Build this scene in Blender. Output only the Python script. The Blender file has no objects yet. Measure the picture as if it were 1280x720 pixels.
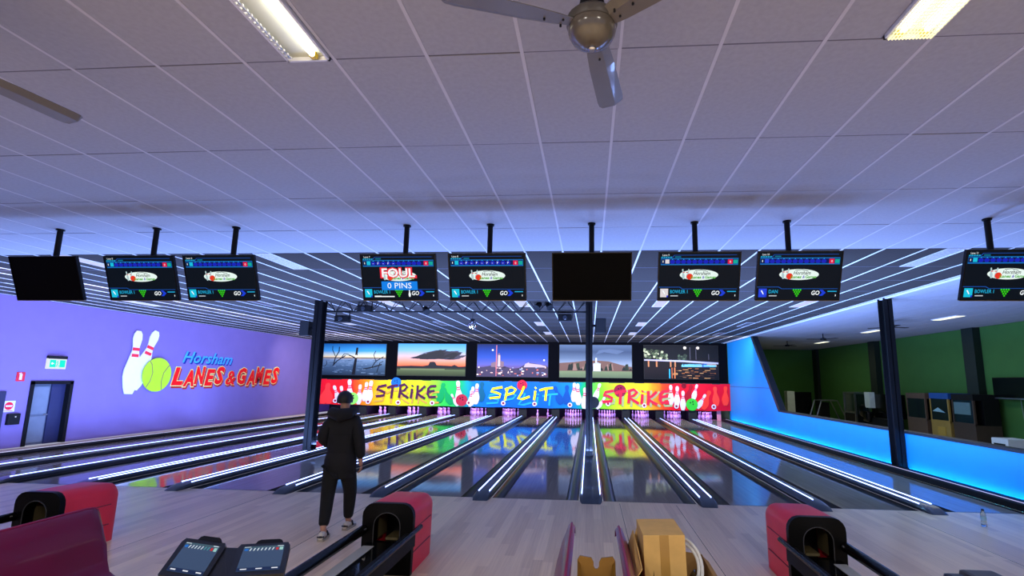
import bpy, bmesh, math, random
from mathutils import Vector, Matrix
PI = math.pi
random.seed(7)
S = bpy.context.scene
C = S.collection

# ------------------------------------------------------------------ camera
cam_d = bpy.data.cameras.new('camera')
cam = bpy.data.objects.new('camera', cam_d); C.objects.link(cam)
cam_d.sensor_width = 36.0
cam_d.lens = 625.93 / 1280 * 36.0
cam_d.shift_x = -48.46 / 1280
cam_d.shift_y = 19.22 / 1280
cam_d.clip_start = 0.05; cam_d.clip_end = 200
R_ = Vector((0.99704006, 0.07586695, 0.01246314))
F_ = Vector((-0.07688012, 0.98539898, 0.1519154))
U_ = R_.cross(F_)
m = Matrix.Identity(4)
for i in range(3):
    m[i][0] = R_[i]; m[i][1] = U_[i]; m[i][2] = -F_[i]
m[0][3], m[1][3], m[2][3] = -0.0585, -8.4719, 1.9089
cam.matrix_world = m
S.camera = cam

# ------------------------------------------------------------------ world, lights, exposure
w = bpy.data.worlds.new('world'); S.world = w; w.use_nodes = True
w.node_tree.nodes['Background'].inputs[0].default_value = (0.58, 0.58, 0.74, 1)
w.node_tree.nodes['Background'].inputs[1].default_value = 0.66
S.view_settings.view_transform = 'Standard'
S.view_settings.look = 'None'
S.view_settings.exposure = 0.0
S.view_settings.gamma = 1.0
S.view_settings.use_curve_mapping = False
S.cycles.max_bounces = 6
S.cycles.diffuse_bounces = 3
S.cycles.glossy_bounces = 3
S.cycles.sample_clamp_indirect = 4.0
S.cycles.caustics_reflective = False
S.cycles.caustics_refractive = False

def area(name, loc, aim, sx, sy, power, col, spread=PI):
    d = bpy.data.lights.new(name, 'AREA'); d.shape = 'RECTANGLE'; d.size = sx; d.size_y = sy
    d.energy = power; d.color = col; d.spread = spread
    o = bpy.data.objects.new(name, d); C.objects.link(o)
    o.location = loc
    o.rotation_euler = (Vector(aim) - Vector(loc)).to_track_quat('-Z', 'Y').to_euler()
    return o
LED_E = 8.0          # radiance of the lane strips
TUBE_E = 16.0         # radiance of the fluorescent tubes
for x in (-13.73, -12.05, -10.45, -8.8, -7.05, -5.15, -3.5, -1.8, -0.03, 1.8, 3.5, 5.15):      # added unseen lamps just above the lane dividers, brightening the ceiling
    for y, p in ((0.25, 66), (1.0, 56), (2.0, 55), (3.1, 55), (4.4, 55), (5.9, 55), (7.6, 55), (9.6, 55)):
        area('added_ceiling_fill', (x, y, 0.16), (x, y + 0.30, 1.16), 0.2, 0.5, p * (1.8 if x > 5 else 1.0), (0.24, 0.40, 1.0))
area('masking_unit_light', (-3.6, 13.6, 3.8), (-3.6, 17.8, 1.3), 20.5, 0.15, 780, (0.95, 0.95, 1.0), 2.4)
area('pin_deck_light', (-3.6, 18.16, 0.56), (-3.6, 18.55, 0.1), 20.5, 0.06, 260, (0.50, 0.22, 1.0))
area('left_wall_light', (-11.2, 7.0, 3.8), (-15, 7.0, 1.9), 20.0, 0.2, 400, (0.48, 0.49, 0.9))

area('added_right_wall_wash', (3.6, 8.5, 3.8), (7.0, 8.5, 1.6), 18.0, 0.2, 260, (0.25, 0.6, 1.0), 2.2)  # added lamp without a fixture, brightens the blue half wall
# ------------------------------------------------------------------ materials
def lin1(c): return c / 12.92 if c <= 0.04045 else ((c + 0.055) / 1.055) ** 2.4
def lin(h):
    h = h.lstrip('#')
    return tuple(lin1(int(h[i:i + 2], 16) / 255) for i in (0, 2, 4))
MATS = {}
def mat(name, hexc, rough=0.5, metal=0.0, emit=0.0, var=0.06, scale=6.0, bump=0.0, coat=0.0, trans=0.0, stretch=(1, 1, 1), spec=0.5):
    if name in MATS: return MATS[name]
    M = bpy.data.materials.new(name); M.use_nodes = True
    nt = M.node_tree; P = nt.nodes['Principled BSDF']
    c = lin(hexc)
    P.inputs['Roughness'].default_value = rough
    P.inputs['Metallic'].default_value = metal
    P.inputs['Coat Weight'].default_value = coat
    P.inputs['Coat Roughness'].default_value = 0.06
    P.inputs['Transmission Weight'].default_value = trans
    P.inputs['Specular IOR Level'].default_value = spec
    if emit:
        P.inputs['Base Color'].default_value = (*[x * 0.04 for x in c], 1)
        P.inputs['Specular IOR Level'].default_value = 0.1
        P.inputs['Emission Color'].default_value = (*c, 1)
        P.inputs['Emission Strength'].default_value = emit
    elif var or bump:
        tc = nt.nodes.new('ShaderNodeTexCoord'); mp = nt.nodes.new('ShaderNodeMapping')
        mp.inputs['Scale'].default_value = stretch
        nz = nt.nodes.new('ShaderNodeTexNoise'); nz.inputs['Scale'].default_value = scale; nz.inputs['Detail'].default_value = 4
        nt.links.new(tc.outputs['Object'], mp.inputs['Vector']); nt.links.new(mp.outputs['Vector'], nz.inputs['Vector'])
        rp = nt.nodes.new('ShaderNodeValToRGB')
        rp.color_ramp.elements[0].position = 0.3; rp.color_ramp.elements[1].position = 0.7
        rp.color_ramp.elements[0].color = (*[x * (1 - var) for x in c], 1)
        rp.color_ramp.elements[1].color = (*[min(1, x * (1 + var)) for x in c], 1)
        nt.links.new(nz.outputs['Fac'], rp.inputs['Fac']); nt.links.new(rp.outputs['Color'], P.inputs['Base Color'])
        if bump:
            b = nt.nodes.new('ShaderNodeBump'); b.inputs['Strength'].default_value = bump; b.inputs['Distance'].default_value = 0.004
            nt.links.new(nz.outputs['Fac'], b.inputs['Height']); nt.links.new(b.outputs['Normal'], P.inputs['Normal'])
    else:
        P.inputs['Base Color'].default_value = (*c, 1)
    MATS[name] = M
    return M

def wood(name, cols, rough, coat, board, streak=1.0):
    """boards running along Y: per-board tone plus long grain"""
    if name in MATS: return MATS[name]
    M = bpy.data.materials.new(name); M.use_nodes = True
    nt = M.node_tree; P = nt.nodes['Principled BSDF']; L = nt.links.new
    N = nt.nodes.new
    tc = N('ShaderNodeTexCoord'); sp = N('ShaderNodeSeparateXYZ'); L(tc.outputs['Object'], sp.inputs[0])
    dv = N('ShaderNodeMath'); dv.operation = 'DIVIDE'; dv.inputs[1].default_value = board; L(sp.outputs['X'], dv.inputs[0])
    fl = N('ShaderNodeMath'); fl.operation = 'FLOOR'; L(dv.outputs[0], fl.inputs[0])
    yv = N('ShaderNodeMath'); yv.operation = 'MULTIPLY_ADD'; yv.inputs[1].default_value = 0.55; L(sp.outputs['Y'], yv.inputs[0])
    wn0 = N('ShaderNodeTexWhiteNoise'); wn0.noise_dimensions = '1D'; L(fl.outputs[0], wn0.inputs['W']); L(wn0.outputs['Value'], yv.inputs[2])
    fy = N('ShaderNodeMath'); fy.operation = 'FLOOR'; L(yv.outputs[0], fy.inputs[0])
    cb = N('ShaderNodeCombineXYZ'); L(fl.outputs[0], cb.inputs[0]); L(fy.outputs[0], cb.inputs[1])
    wn = N('ShaderNodeTexWhiteNoise'); wn.noise_dimensions = '3D'; L(cb.outputs[0], wn.inputs['Vector'])
    mp = N('ShaderNodeMapping'); mp.inputs['Scale'].default_value = (60, 1.2, 1); L(tc.outputs['Object'], mp.inputs['Vector'])
    nz = N('ShaderNodeTexNoise'); nz.inputs['Scale'].default_value = 1.0; nz.inputs['Detail'].default_value = 5; L(mp.outputs[0], nz.inputs['Vector'])
    ad = N('ShaderNodeMath'); ad.operation = 'MULTIPLY_ADD'; ad.inputs[1].default_value = 0.45 * streak; L(wn.outputs['Value'], ad.inputs[0])
    hf = N('ShaderNodeMath'); hf.operation = 'MULTIPLY'; hf.inputs[1].default_value = 0.7; L(nz.outputs['Fac'], hf.inputs[0]); L(hf.outputs[0], ad.inputs[2])
    rp = N('ShaderNodeValToRGB'); rp.color_ramp.elements[0].position = 0.2; rp.color_ramp.elements[1].position = 0.8
    rp.color_ramp.elements[0].color = (*lin(cols[0]), 1); rp.color_ramp.elements[1].color = (*lin(cols[1]), 1)
    L(ad.outputs[0], rp.inputs['Fac']); L(rp.outputs['Color'], P.inputs['Base Color'])
    n2 = N('ShaderNodeTexNoise'); n2.inputs['Scale'].default_value = 1.3; n2.inputs['Detail'].default_value = 3; L(tc.outputs['Object'], n2.inputs['Vector'])
    mr = N('ShaderNodeMapRange'); mr.inputs['To Min'].default_value = rough * 0.8; mr.inputs['To Max'].default_value = rough * 1.25
    L(n2.outputs['Fac'], mr.inputs['Value']); L(mr.outputs[0], P.inputs['Roughness'])
    P.inputs['Coat Weight'].default_value = coat; P.inputs['Coat Roughness'].default_value = 0.03
    MATS[name] = M
    return M

def ramp_mat(name, stops, axis, lo, hi, rough=0.5):
    """printed colour run along an axis of the object"""
    M = bpy.data.materials.new(name); M.use_nodes = True
    nt = M.node_tree; P = nt.nodes['Principled BSDF']; L = nt.links.new
    tc = nt.nodes.new('ShaderNodeTexCoord'); sp = nt.nodes.new('ShaderNodeSeparateXYZ'); L(tc.outputs['Object'], sp.inputs[0])
    nz = nt.nodes.new('ShaderNodeTexNoise'); nz.inputs['Scale'].default_value = 1.5
    L(tc.outputs['Object'], nz.inputs['Vector'])
    mr = nt.nodes.new('ShaderNodeMapRange'); mr.inputs['From Min'].default_value = lo; mr.inputs['From Max'].default_value = hi
    L(sp.outputs['XYZ'.index(axis)], mr.inputs['Value'])
    ad = nt.nodes.new('ShaderNodeMath'); ad.operation = 'MULTIPLY_ADD'; ad.inputs[1].default_value = 0.03
    L(nz.outputs['Fac'], ad.inputs[0]); L(mr.outputs[0], ad.inputs[2])
    rp = nt.nodes.new('ShaderNodeValToRGB'); e = rp.color_ramp.elements
    while len(e) < len(stops): e.new(0.5)
    for el, (p, h) in zip(e, stops): el.position = p; el.color = (*lin(h), 1)
    L(ad.outputs[0], rp.inputs['Fac']); L(rp.outputs['Color'], P.inputs['Base Color'])
    P.inputs['Roughness'].default_value = rough; P.inputs['Specular IOR Level'].default_value = 0.12
    MATS[name] = M
    return M

# ------------------------------------------------------------------ mesh builder
class MB:
    def __init__(s): s.v = []; s.f = []; s.m = []
    def add(s, vs, fs, mi=0):
        n = len(s.v); s.v += [tuple(p) for p in vs]
        for f in fs: s.f.append(tuple(i + n for i in f)); s.m.append(mi)
        return s
    def box(s, x0, x1, y0, y1, z0, z1, mi=0):
        vs = [(x, y, z) for z in (z0, z1) for y in (y0, y1) for x in (x0, x1)]
        return s.add(vs, [(0, 2, 3, 1), (4, 5, 7, 6), (0, 1, 5, 4), (2, 6, 7, 3), (0, 4, 6, 2), (1, 3, 7, 5)], mi)
    def bbox(s, x0, x1, y0, y1, z0, z1, b=0.01, mi=0):
        """box with chamfered edges"""
        bm = bmesh.new(); bmesh.ops.create_cube(bm, size=1)
        for v in bm.verts:
            v.co = Vector(((x0 + x1) / 2 + v.co.x * (x1 - x0), (y0 + y1) / 2 + v.co.y * (y1 - y0), (z0 + z1) / 2 + v.co.z * (z1 - z0)))
        bmesh.ops.bevel(bm, geom=bm.edges[:], offset=b, segments=2, affect='EDGES', profile=0.6)
        bm.verts.index_update()
        s.add([v.co[:] for v in bm.verts], [[v.index for v in f.verts] for f in bm.faces], mi); bm.free()
        return s
    def tube(s, pts, r, n=8, mi=0, cap=True, rr=None):
        pts = [Vector(p) for p in pts]; rs = rr or [r] * len(pts); rings = []
        up = None
        for i, p in enumerate(pts):
            t = (pts[min(i + 1, len(pts) - 1)] - pts[max(i - 1, 0)]).normalized()
            if up is None:
                up = Vector((0, 0, 1)) if abs(t.z) < 0.9 else Vector((0, 1, 0))
            a = t.cross(up).normalized(); b = a.cross(t).normalized(); up = b
            rings.append([p + (a * math.cos(2 * PI * k / n) + b * math.sin(2 * PI * k / n)) * rs[i] for k in range(n)])
        vs = [q for r_ in rings for q in r_]; fs = []
        for i in range(len(pts) - 1):
            for k in range(n):
                k2 = (k + 1) % n
                fs.append((i * n + k, (i + 1) * n + k, (i + 1) * n + k2, i * n + k2))
        if cap:
            fs.append(tuple(range(n))); fs.append(tuple(reversed(range((len(pts) - 1) * n, len(pts) * n))))
        return s.add(vs, fs, mi)
    def lathe(s, prof, n=16, o=(0, 0, 0), axis=None, mi=0):
        """prof = [(r, h)...] turned about an axis (default z)"""
        q = Vector(axis).to_track_quat('Z', 'Y') if axis else None
        vs = []; fs = []
        for r, h in prof:
            for k in range(n):
                p = Vector((r * math.cos(2 * PI * k / n), r * math.sin(2 * PI * k / n), h))
                if q: p = q @ p
                vs.append(p + Vector(o))
        for i in range(len(prof) - 1):
            for k in range(n):
                k2 = (k + 1) % n
                fs.append((i * n + k, i * n + k2, (i + 1) * n + k2, (i + 1) * n + k))
        fs.append(tuple(reversed(range(n)))); fs.append(tuple(range((len(prof) - 1) * n, len(prof) * n)))
        return s.add(vs, fs, mi)
    def prism(s, poly, fn, d0, d1, mi=0):
        """poly of (a, b) mapped by fn(a, b, depth), a solid between two depths"""
        n = len(poly)
        vs = [fn(a, b, d0) for a, b in poly] + [fn(a, b, d1) for a, b in poly]
        fs = [tuple(reversed(range(n))), tuple(range(n, 2 * n))] + [(i, (i + 1) % n, n + (i + 1) % n, n + i) for i in range(n)]
        return s.add(vs, fs, mi)
    def build(s, name, mats, parent=None, smooth=False):
        me = bpy.data.meshes.new(name); me.from_pydata(s.v, [], s.f)
        for M in (mats if isinstance(mats, (list, tuple)) else [mats]): me.materials.append(M)
        me.polygons.foreach_set('material_index', s.m)
        bm = bmesh.new(); bm.from_mesh(me); bmesh.ops.recalc_face_normals(bm, faces=bm.faces); bm.to_mesh(me); bm.free()
        if smooth:
            me.polygons.foreach_set('use_smooth', [True] * len(me.polygons))
            me.set_sharp_from_angle(angle=math.radians(smooth if smooth is not True else 40))
        o = bpy.data.objects.new(name, me); C.objects.link(o)
        if parent is not None: o.parent = parent
        return o

def tag(o, label=None, cat=None, group=None, kind=None):
    if label: o['label'] = label
    if cat: o['category'] = cat
    if group: o['group'] = group
    if kind: o['kind'] = kind
    return o
def thing(name, label, cat, loc=(0, 0, 0), rz=0, group=None, kind=None):
    o = bpy.data.objects.new(name, None); C.objects.link(o); o.location = loc; o.rotation_euler = (0, 0, rz)
    o.empty_display_size = 0.1
    return tag(o, label, cat, group, kind)
def kids(o): return [c for c in bpy.data.objects if c.parent is o]
def dup(root, loc=None, label=None, rz=None, group=None):
    def cp(o, par):
        c = o.copy(); C.objects.link(c)
        if par is not None: c.parent = par
        for ch in kids(o): cp(ch, c)
        return c
    r = cp(root, None)
    if loc is not None: r.location = loc
    if rz is not None: r.rotation_euler = (0, 0, rz)
    if label: r['label'] = label
    if group: r['group'] = group
    return r

# flat print on a plane: 'plate' keeps a mapping (a, b, depth) -> point, and collects layered flat shapes
class Print(MB):
    def __init__(s, fn, step=0.003):
        super().__init__(); s.fn = fn; s.step = step; s.mats = []; s.ly = 0
    def mi(s, M):
        if M not in s.mats: s.mats.append(M)
        return s.mats.index(M)
    def poly(s, pts, M, layer=1):
        n = len(pts); s.ly += 1; d = layer * s.step + s.ly * s.step * 0.02
        s.add([s.fn(a, b, d) for a, b in pts], [tuple(range(n))], s.mi(M)); return s
    def rect(s, a0, a1, b0, b1, M, layer=1): return s.poly([(a0, b0), (a1, b0), (a1, b1), (a0, b1)], M, layer)
    def disc(s, a, b, ra, rb, M, layer=1, n=20, a0=0, a1=2 * PI):
        return s.poly([(a + ra * math.cos(a0 + (a1 - a0) * k / n), b + rb * math.sin(a0 + (a1 - a0) * k / n)) for k in range(n)], M, layer)
    def stroke(s, pts, wd, M, layer=1, ax=1.0):
        """thick line; ax scales the horizontal"""
        P = [Vector((p[0] / ax, p[1])) for p in pts]; L = []; R = []
        for i, p in enumerate(P):
            t = (P[min(i + 1, len(P) - 1)] - P[max(i - 1, 0)])
            if t.length < 1e-9: t = Vector((1, 0))
            t.normalize(); nn = Vector((-t.y, t.x)) * wd / 2
            L.append(p + nn); R.append(p - nn)
        s.ly += 1; d = layer * s.step + s.ly * s.step * 0.02
        vs = [s.fn(q.x * ax, q.y, d) for q in L + R]; n = len(P)
        s.add(vs, [(i, n + i, n + i + 1, i + 1) for i in range(n - 1)], s.mi(M)); return s
    def text(s, body, a, b, h, M, layer=1, wid=None, shear=0.0, off=0.0, align='LEFT', rot=0.0):
        vs, fs, x0, x1, cap = glyphs(body, shear, off)
        k = h / cap; kx = k if wid is None else wid / max(1e-6, (x1 - x0))
        ox = {'LEFT': -x0 * kx, 'CENTER': -(x0 + x1) / 2 * kx, 'RIGHT': -x1 * kx}[align]
        c, sn = math.cos(rot), math.sin(rot); s.ly += 1; d = layer * s.step + s.ly * s.step * 0.02
        out = []
        for x, y in vs:
            X = x * kx + ox; Y = y * k
            out.append(s.fn(a + X * c - Y * sn, b + X * sn + Y * c, d))
        s.add(out, fs, s.mi(M)); return s
    def done(s, name, parent):
        return s.build(name, s.mats, parent)
_G = {}
def glyphs(body, shear, off):
    key = (body, shear, off)
    if key not in _G:
        cu = bpy.data.curves.new('lettering', 'FONT'); cu.body = body; cu.shear = shear; cu.offset = off; cu.resolution_u = 2
        o = bpy.data.objects.new('lettering', cu); me = bpy.data.meshes.new_from_object(o)
        vs = [(v.co.x, v.co.y) for v in me.vertices]; fs = [tuple(p.vertices) for p in me.polygons]
        bpy.data.objects.remove(o); bpy.data.meshes.remove(me)
        xs = [v[0] for v in vs] or [0, 1]
        _G[key] = (vs, fs, min(xs), max(xs), 0.70)
    return _G[key]

def pin_poly(a, b, h, tilt=0.0, ax=1.0, fat=1.0):
    """bowling pin outline, base at (a, b), height h, leaning by tilt"""
    pr = [(0.07, 0), (0.115, 0.1), (0.155, 0.27), (0.15, 0.38), (0.1, 0.55), (0.062, 0.68), (0.062, 0.75), (0.085, 0.87), (0.075, 0.95), (0.04, 1.0)]
    pts = [(-r * fat, y) for r, y in pr] + [(r * fat, y) for r, y in reversed(pr)]
    c, s = math.cos(tilt), math.sin(tilt)
    return [(a + (x * c + y * s) * h * ax, b + (-x * s + y * c) * h) for x, y in pts]
def pin_band(a, b, h, tilt, y0, y1, ax=1.0, r=0.072):
    c, s = math.cos(tilt), math.sin(tilt)
    return [(a + (x * c + y * s) * h * ax, b + (-x * s + y * c) * h) for x, y in ((-r, y0), (r, y0), (r, y1), (-r, y1))]

# common materials
BLACK = mat('black_painted_steel', '#0b0b0e', 0.5, var=0.1, spec=0.2)
BLACKGL = mat('black_gloss_plastic', '#070708', 0.25, var=0.1, spec=0.3)
BLACKMT = mat('black_matt_plastic', '#101012', 0.6, var=0.12, spec=0.2)
DARK = mat('dark_void_board', '#0c0d12', 0.8, var=0.1)
WHITE = mat('white_paint', '#dcdce2', 0.5, var=0.03)
TILE = mat('ceiling_tile_white', '#a5a5ae', 0.95, var=0.05, scale=30, bump=0.3, spec=0.1)
TILED = mat('ceiling_tile_charcoal', '#403b38', 0.95, var=0.08, scale=30, bump=0.2, spec=0.04)
TBAR = mat('ceiling_bar_white', '#e2e0e2', 0.6, var=0.02, spec=0.2)
TBARN = mat('ceiling_bar_pale', '#c6c4cc', 0.7, var=0.02, spec=0.15)
TBARX = mat('ceiling_joint_shade', '#6c6a74', 0.8, var=0.02, spec=0.1)
STEEL = mat('brushed_steel', '#9a9ca3', 0.35, metal=0.9, var=0.08)
CHROME = mat('chrome', '#d0d0d6', 0.12, metal=1.0, var=0.02)

# ================================================================== SETTING
CEIL = 3.909
X0, PX = -0.475, 0.6
Y0, PY = -5.675, 1.2
SOFF = Y0 + 4 * PY        # the dark ceiling starts here
XL, XR, YB = -15.0, 7.0, 17.95
XRD = 6.85

# floor of the approach and of the hall behind it
APP = wood('approach_boards', ('#cdb092', '#f0d6b4'), 0.32, 0.0, 0.11)
APP.node_tree.nodes['Principled BSDF'].inputs['Specular IOR Level'].default_value = 0.4
floor = MB().box(XL, 13.5, -13.0, 0.0, -0.2, 0.0).box(XR, 13.5, 0.0, 23.0, -0.2, 0.0).box(XL, XL + 0.95, 0.0, YB, -0.2, -0.02).build('floor', APP)
tag(floor, 'pale timber approach floor in front of the lanes', kind='structure')
SEAM = mat('floor_joint_dark', '#2b2725', 0.6)
for k, x in enumerate([-5.3, -3.4, -2.62, 0.42, 1.3, 2.9, 4.6]):
    MB().box(x - 0.003, x + 0.003, -9.5, -0.12, 0.0, 0.0008).build('floor_joint', SEAM, floor)

# walls
PURPLE = mat('purple_wall_paint', '#806ca0', 0.85, var=0.03, scale=2, bump=0.05, spec=0.1)
GREEN = mat('green_wall_paint', '#3c6a2a', 0.85, var=0.05, scale=2)
BLUE = mat('blue_wall_paint', '#1488d0', 0.6, var=0.03, scale=2)
wl = MB().box(XL - 0.2, XL, -13.0, 4.03, 0, 4.1).box(XL - 0.2, XL, 5.15, YB + 3, 0, 4.1).box(XL - 0.2, XL, 4.03, 5.15, 1.72, 4.1).build('wall_left', PURPLE)
tag(wl, 'purple side wall carrying the painted logo', kind='structure')
# right half wall: slanted end, sill along the opening
def rwall(a, b, d): return (XR + d, a, b)
poly = [(-0.9, 0.0), (17.9, 0.0), (17.9, 3.95), (14.06, 3.95), (11.2, 0.86), (-0.9, 0.82)]
wr = MB().prism(poly, rwall, 0.0, 0.16).build('wall_right', BLUE)
tag(wr, 'bright blue half wall with slanted end beside the lanes', kind='structure')
SILL = mat('sill_dark', '#10141a', 0.5)
MB().prism([(-0.9, 0.82), (11.2, 0.86), (11.2, 0.91), (-0.9, 0.87)], rwall, -0.03, 0.2).build('sill', SILL, wr)
MB().prism([(11.2, 0.86), (11.02, 0.91), (13.82, 3.95), (14.06, 3.95)], rwall, -0.03, 0.2).build('slanted_post', SILL, wr)
MB().prism([(12.0, 1.70), (17.9, 1.70), (17.9, 1.725), (12.02, 1.725)], rwall, -0.008, 0.0).build('panel_joint', mat('blue_joint', '#0e4f8a', 0.6), wr)
w2 = MB().box(13.45, 13.65, -13.0, 23.2, 0, 4.1).build('wall_side_right', GREEN)
tag(w2, 'green wall along the far side of the games room', kind='structure')
w3 = MB().box(XR, 13.65, 22.9, 23.1, 0, 4.1).build('wall_side_back', GREEN)
tag(w3, 'green wall at the far end of the games room', kind='structure')
w4 = MB().box(XR, XR + 0.16, 17.9, 22.9, 0, 4.1).build('wall_side_left', GREEN)
tag(w4, 'green wall behind the blue panel in the games room', kind='structure')
DKGREEN = mat('dark_green_post', '#0e1a12', 0.6)
for y, d in ((22.6, 0.16), (16.3, 0.25), (10.2, 0.25)):
    tag(MB().box(13.45 - d, 13.45, y - 0.27, y + 0.27, 0, CEIL).build('column', DKGREEN), 'dark post standing against the green wall', kind='structure')
wb = MB().box(XL, XR + 0.16, 20.6, 20.8, -0.3, 4.1).build('wall_back', DARK)
tag(wb, 'black wall behind the pins', kind='structure')

# masking unit above the pins, with kickbacks between the lanes
mask = MB().box(XL, XR, 17.95, 18.1, 0.55, CEIL).build('wall_masking', mat('masking_black', '#05060b', 0.9, spec=0.05))
tag(mask, 'black masking wall above the pins', kind='structure')

# ceilings
ce = MB()
ce.box(XL - 0.2, 13.65, -13.0, SOFF, CEIL + 0.014, CEIL + 0.1)
ce.box(XRD, 13.65, SOFF, 23.1, CEIL + 0.014, CEIL + 0.1)
ceil = ce.build('ceiling', TILE); tag(ceil, 'white tiled ceiling over the approach', kind='structure')
cd = MB().box(XL - 0.2, XRD, SOFF, 20.8, CEIL + 0.014, CEIL + 0.1).build('ceiling', TILED)
tag(cd, 'charcoal tiled ceiling over the lanes', kind='structure')
MINV = m.inverted()
def seen(x, y, z, mg=0.12):
    p = MINV @ Vector((x, y, z))
    if p.z > -0.3: return False
    u = 640 + 48.46 + 625.93 * p.x / -p.z; v = 360 + 19.22 - 625.93 * p.y / -p.z
    return -mg * 1280 < u < 1280 * (1 + mg) and -mg * 1280 < v < 720
LIGHTS_AT = {(-3, -1), (3, -1)}            # tile cells that carry (half-width) troffers
def put_tiles(parent, M, rows, cols, limit, skip=()):
    proto = None; stuff = MB(); n = 0
    for j in rows:
        for i in cols:
            xc = X0 + (i + 0.5) * PX; yc = Y0 + (j + 0.5) * PY
            if (i, j) in skip: continue
            dz = random.uniform(-0.002, 0.0015)
            if n < limit and seen(xc, yc, CEIL):
                if proto is None:
                    proto = MB().box(-0.294, 0.294, -0.594, 0.594, 0, 0.014).build('ceiling_tile', M, parent); o = proto
                else:
                    o = proto.copy(); C.objects.link(o)
                o.location = (xc, yc, CEIL + dz); n += 1
                o.rotation_euler = (random.uniform(-.002, .002), random.uniform(-.003, .003), 0)
            else:
                stuff.box(xc - 0.294, xc + 0.294, yc - 0.594, yc + 0.594, CEIL, CEIL + 0.014)
    if stuff.v:
        o = stuff.build('ceiling_tile_field', M, parent); o['kind'] = 'stuff'
    return n
TROFF_DARK = [(9, 4, 'lit'), (-9, 4, 'dim'), (-15, 4, 'lit'), (3, 8, 'lit'), (9, 8, 'lit'), (-9, 8, 'lit'), (-21, 8, 'lit'), (-15, 8, 'dim'),
              (-3, 8, 'lit'), (3, 12, 'lit'), (-3, 12, 'lit'), (-15, 12, 'lit'), (9, 12, 'dim'), (-9, 12, 'dim'), (3, 15, 'lit'), (-3, 15, 'lit'), (9, 15, 'dim')]
skip_d = {(i, j) for i, j, _ in TROFF_DARK}
put_tiles(ceil, TILE, range(-5, 4), range(-25, 23), 290, LIGHTS_AT)
put_tiles(cd, TILED, range(4, 20), range(-25, 12), 295, skip_d)
side = MB()
for j in range(4, 24):
    for i in range(12, 23):
        xc = X0 + (i + 0.5) * PX; yc = Y0 + (j + 0.5) * PY
        side.box(xc - 0.292, xc + 0.292, yc - 0.592, yc + 0.592, CEIL, CEIL + 0.014)
o = side.build('ceiling_tile_field', TILE, ceil); o['kind'] = 'stuff'
for i in range(-25, 24):                                  # long bars
    x = X0 + i * PX
    MB().box(x - 0.011, x + 0.011, Y0 - 5 * PY, SOFF, CEIL - 0.003, CEIL + 0.01).build('ceiling_bar', TBARN, ceil)
    if x < XRD - 0.05:
        MB().box(x - 0.014, x + 0.014, SOFF, 17.9, CEIL - 0.006, CEIL + 0.01).build('ceiling_bar', TBAR, cd)
for j in range(-5, 5):
    y = Y0 + j * PY
    MB().box(XL, 13.4, y - 0.006, y + 0.006, CEIL + 0.001, CEIL + 0.01).build('ceiling_cross_bar', TBARX, ceil)  # grey colour paints the shadow gap between tile rows
TBARG = mat('ceiling_bar_grey', '#5e5e6a', 0.7, var=0.02, spec=0.15)
for j in range(5, 20):
    y = Y0 + j * PY
    MB().box(XL, XRD, y - 0.011, y + 0.011, CEIL - 0.002, CEIL + 0.01).build('ceiling_cross_bar', TBARG, cd)
trim = MB().box(XRD - 0.03, XRD + 0.03, SOFF, 18, CEIL - 0.02, CEIL + 0.012).build('trim_1', TBAR); tag(trim, 'white ceiling edge trim', kind='structure')

# columns
def steel_col(x, y, z0, dx, dy):
    mb = MB()
    mb.box(x - dx, x + dx, y - dy, y - dy + 0.014, z0, CEIL).box(x - dx, x + dx, y + dy - 0.014, y + dy, z0, CEIL).box(x - 0.008, x + 0.008, y - dy, y + dy, z0, CEIL)
    mb.box(x - dx - 0.02, x + dx + 0.02, y - dy - 0.02, y + dy + 0.02, z0, z0 + 0.02)
    return mb.build('column', BLACK)
tag(steel_col(-7.12, 4.1, 0.096, 0.105, 0.13), 'black steel column between the lanes left of the walking person', kind='structure')
tag(steel_col(-0.065, 4.3, 0.096, 0.085, 0.1), 'black steel column standing on the central lane divider', kind='structure')
tag(steel_col(6.88, 3.75, 0.07, 0.1, 0.12), 'black steel column in front of the blue half wall', kind='structure')

# ================================================================== LANES
XK = {-8: -13.73, -7: -12.05, -6: -10.45, -5: -8.8, -4: -7.05, -3: -5.15, -2: -3.5, -1: -1.8, 0: -0.03, 1: 1.8, 2: 3.5, 3: 5.15, 4: 6.72}
HALF = {k: 0.36 for k in XK}; HALF[0] = 0.40; HALF[4] = 0.24; HALF[-8] = 0.3
CAPW = {k: 0.15 for k in XK}; CAPW[0] = 0.19; CAPW[4] = 0.14; CAPW[-8] = 0.16
ORD = ['', 'first', 'second', 'third', 'fourth', 'fifth', 'sixth', 'seventh', 'eighth', 'ninth', 'tenth', 'eleventh', 'twelfth', 'thirteenth']
LANE = wood('lane_boards', ('#857a70', '#9c9186'), 0.06, 0.0, 0.03, 0.6)
LANE.node_tree.nodes['Principled BSDF'].inputs['IOR'].default_value = 1.24
DECK = mat('pin_deck_board', '#a08a76', 0.25, var=0.1, coat=0.5)
GUT = mat('gutter_gloss', '#08090c', 0.32, var=0.1, spec=0.3)
CAPM = mat('divider_cap', '#2b2f3a', 0.3, var=0.08, coat=0.2)
LED = mat('led_strip_light', '#8ea8ff', 0.4, emit=LED_E)
LEDD = mat('led_strip_dim', '#d8d4ff', 0.4, emit=0.9)
DOTM = mat('lane_marker', '#241d19', 0.4)
kk = sorted(XK)
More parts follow.
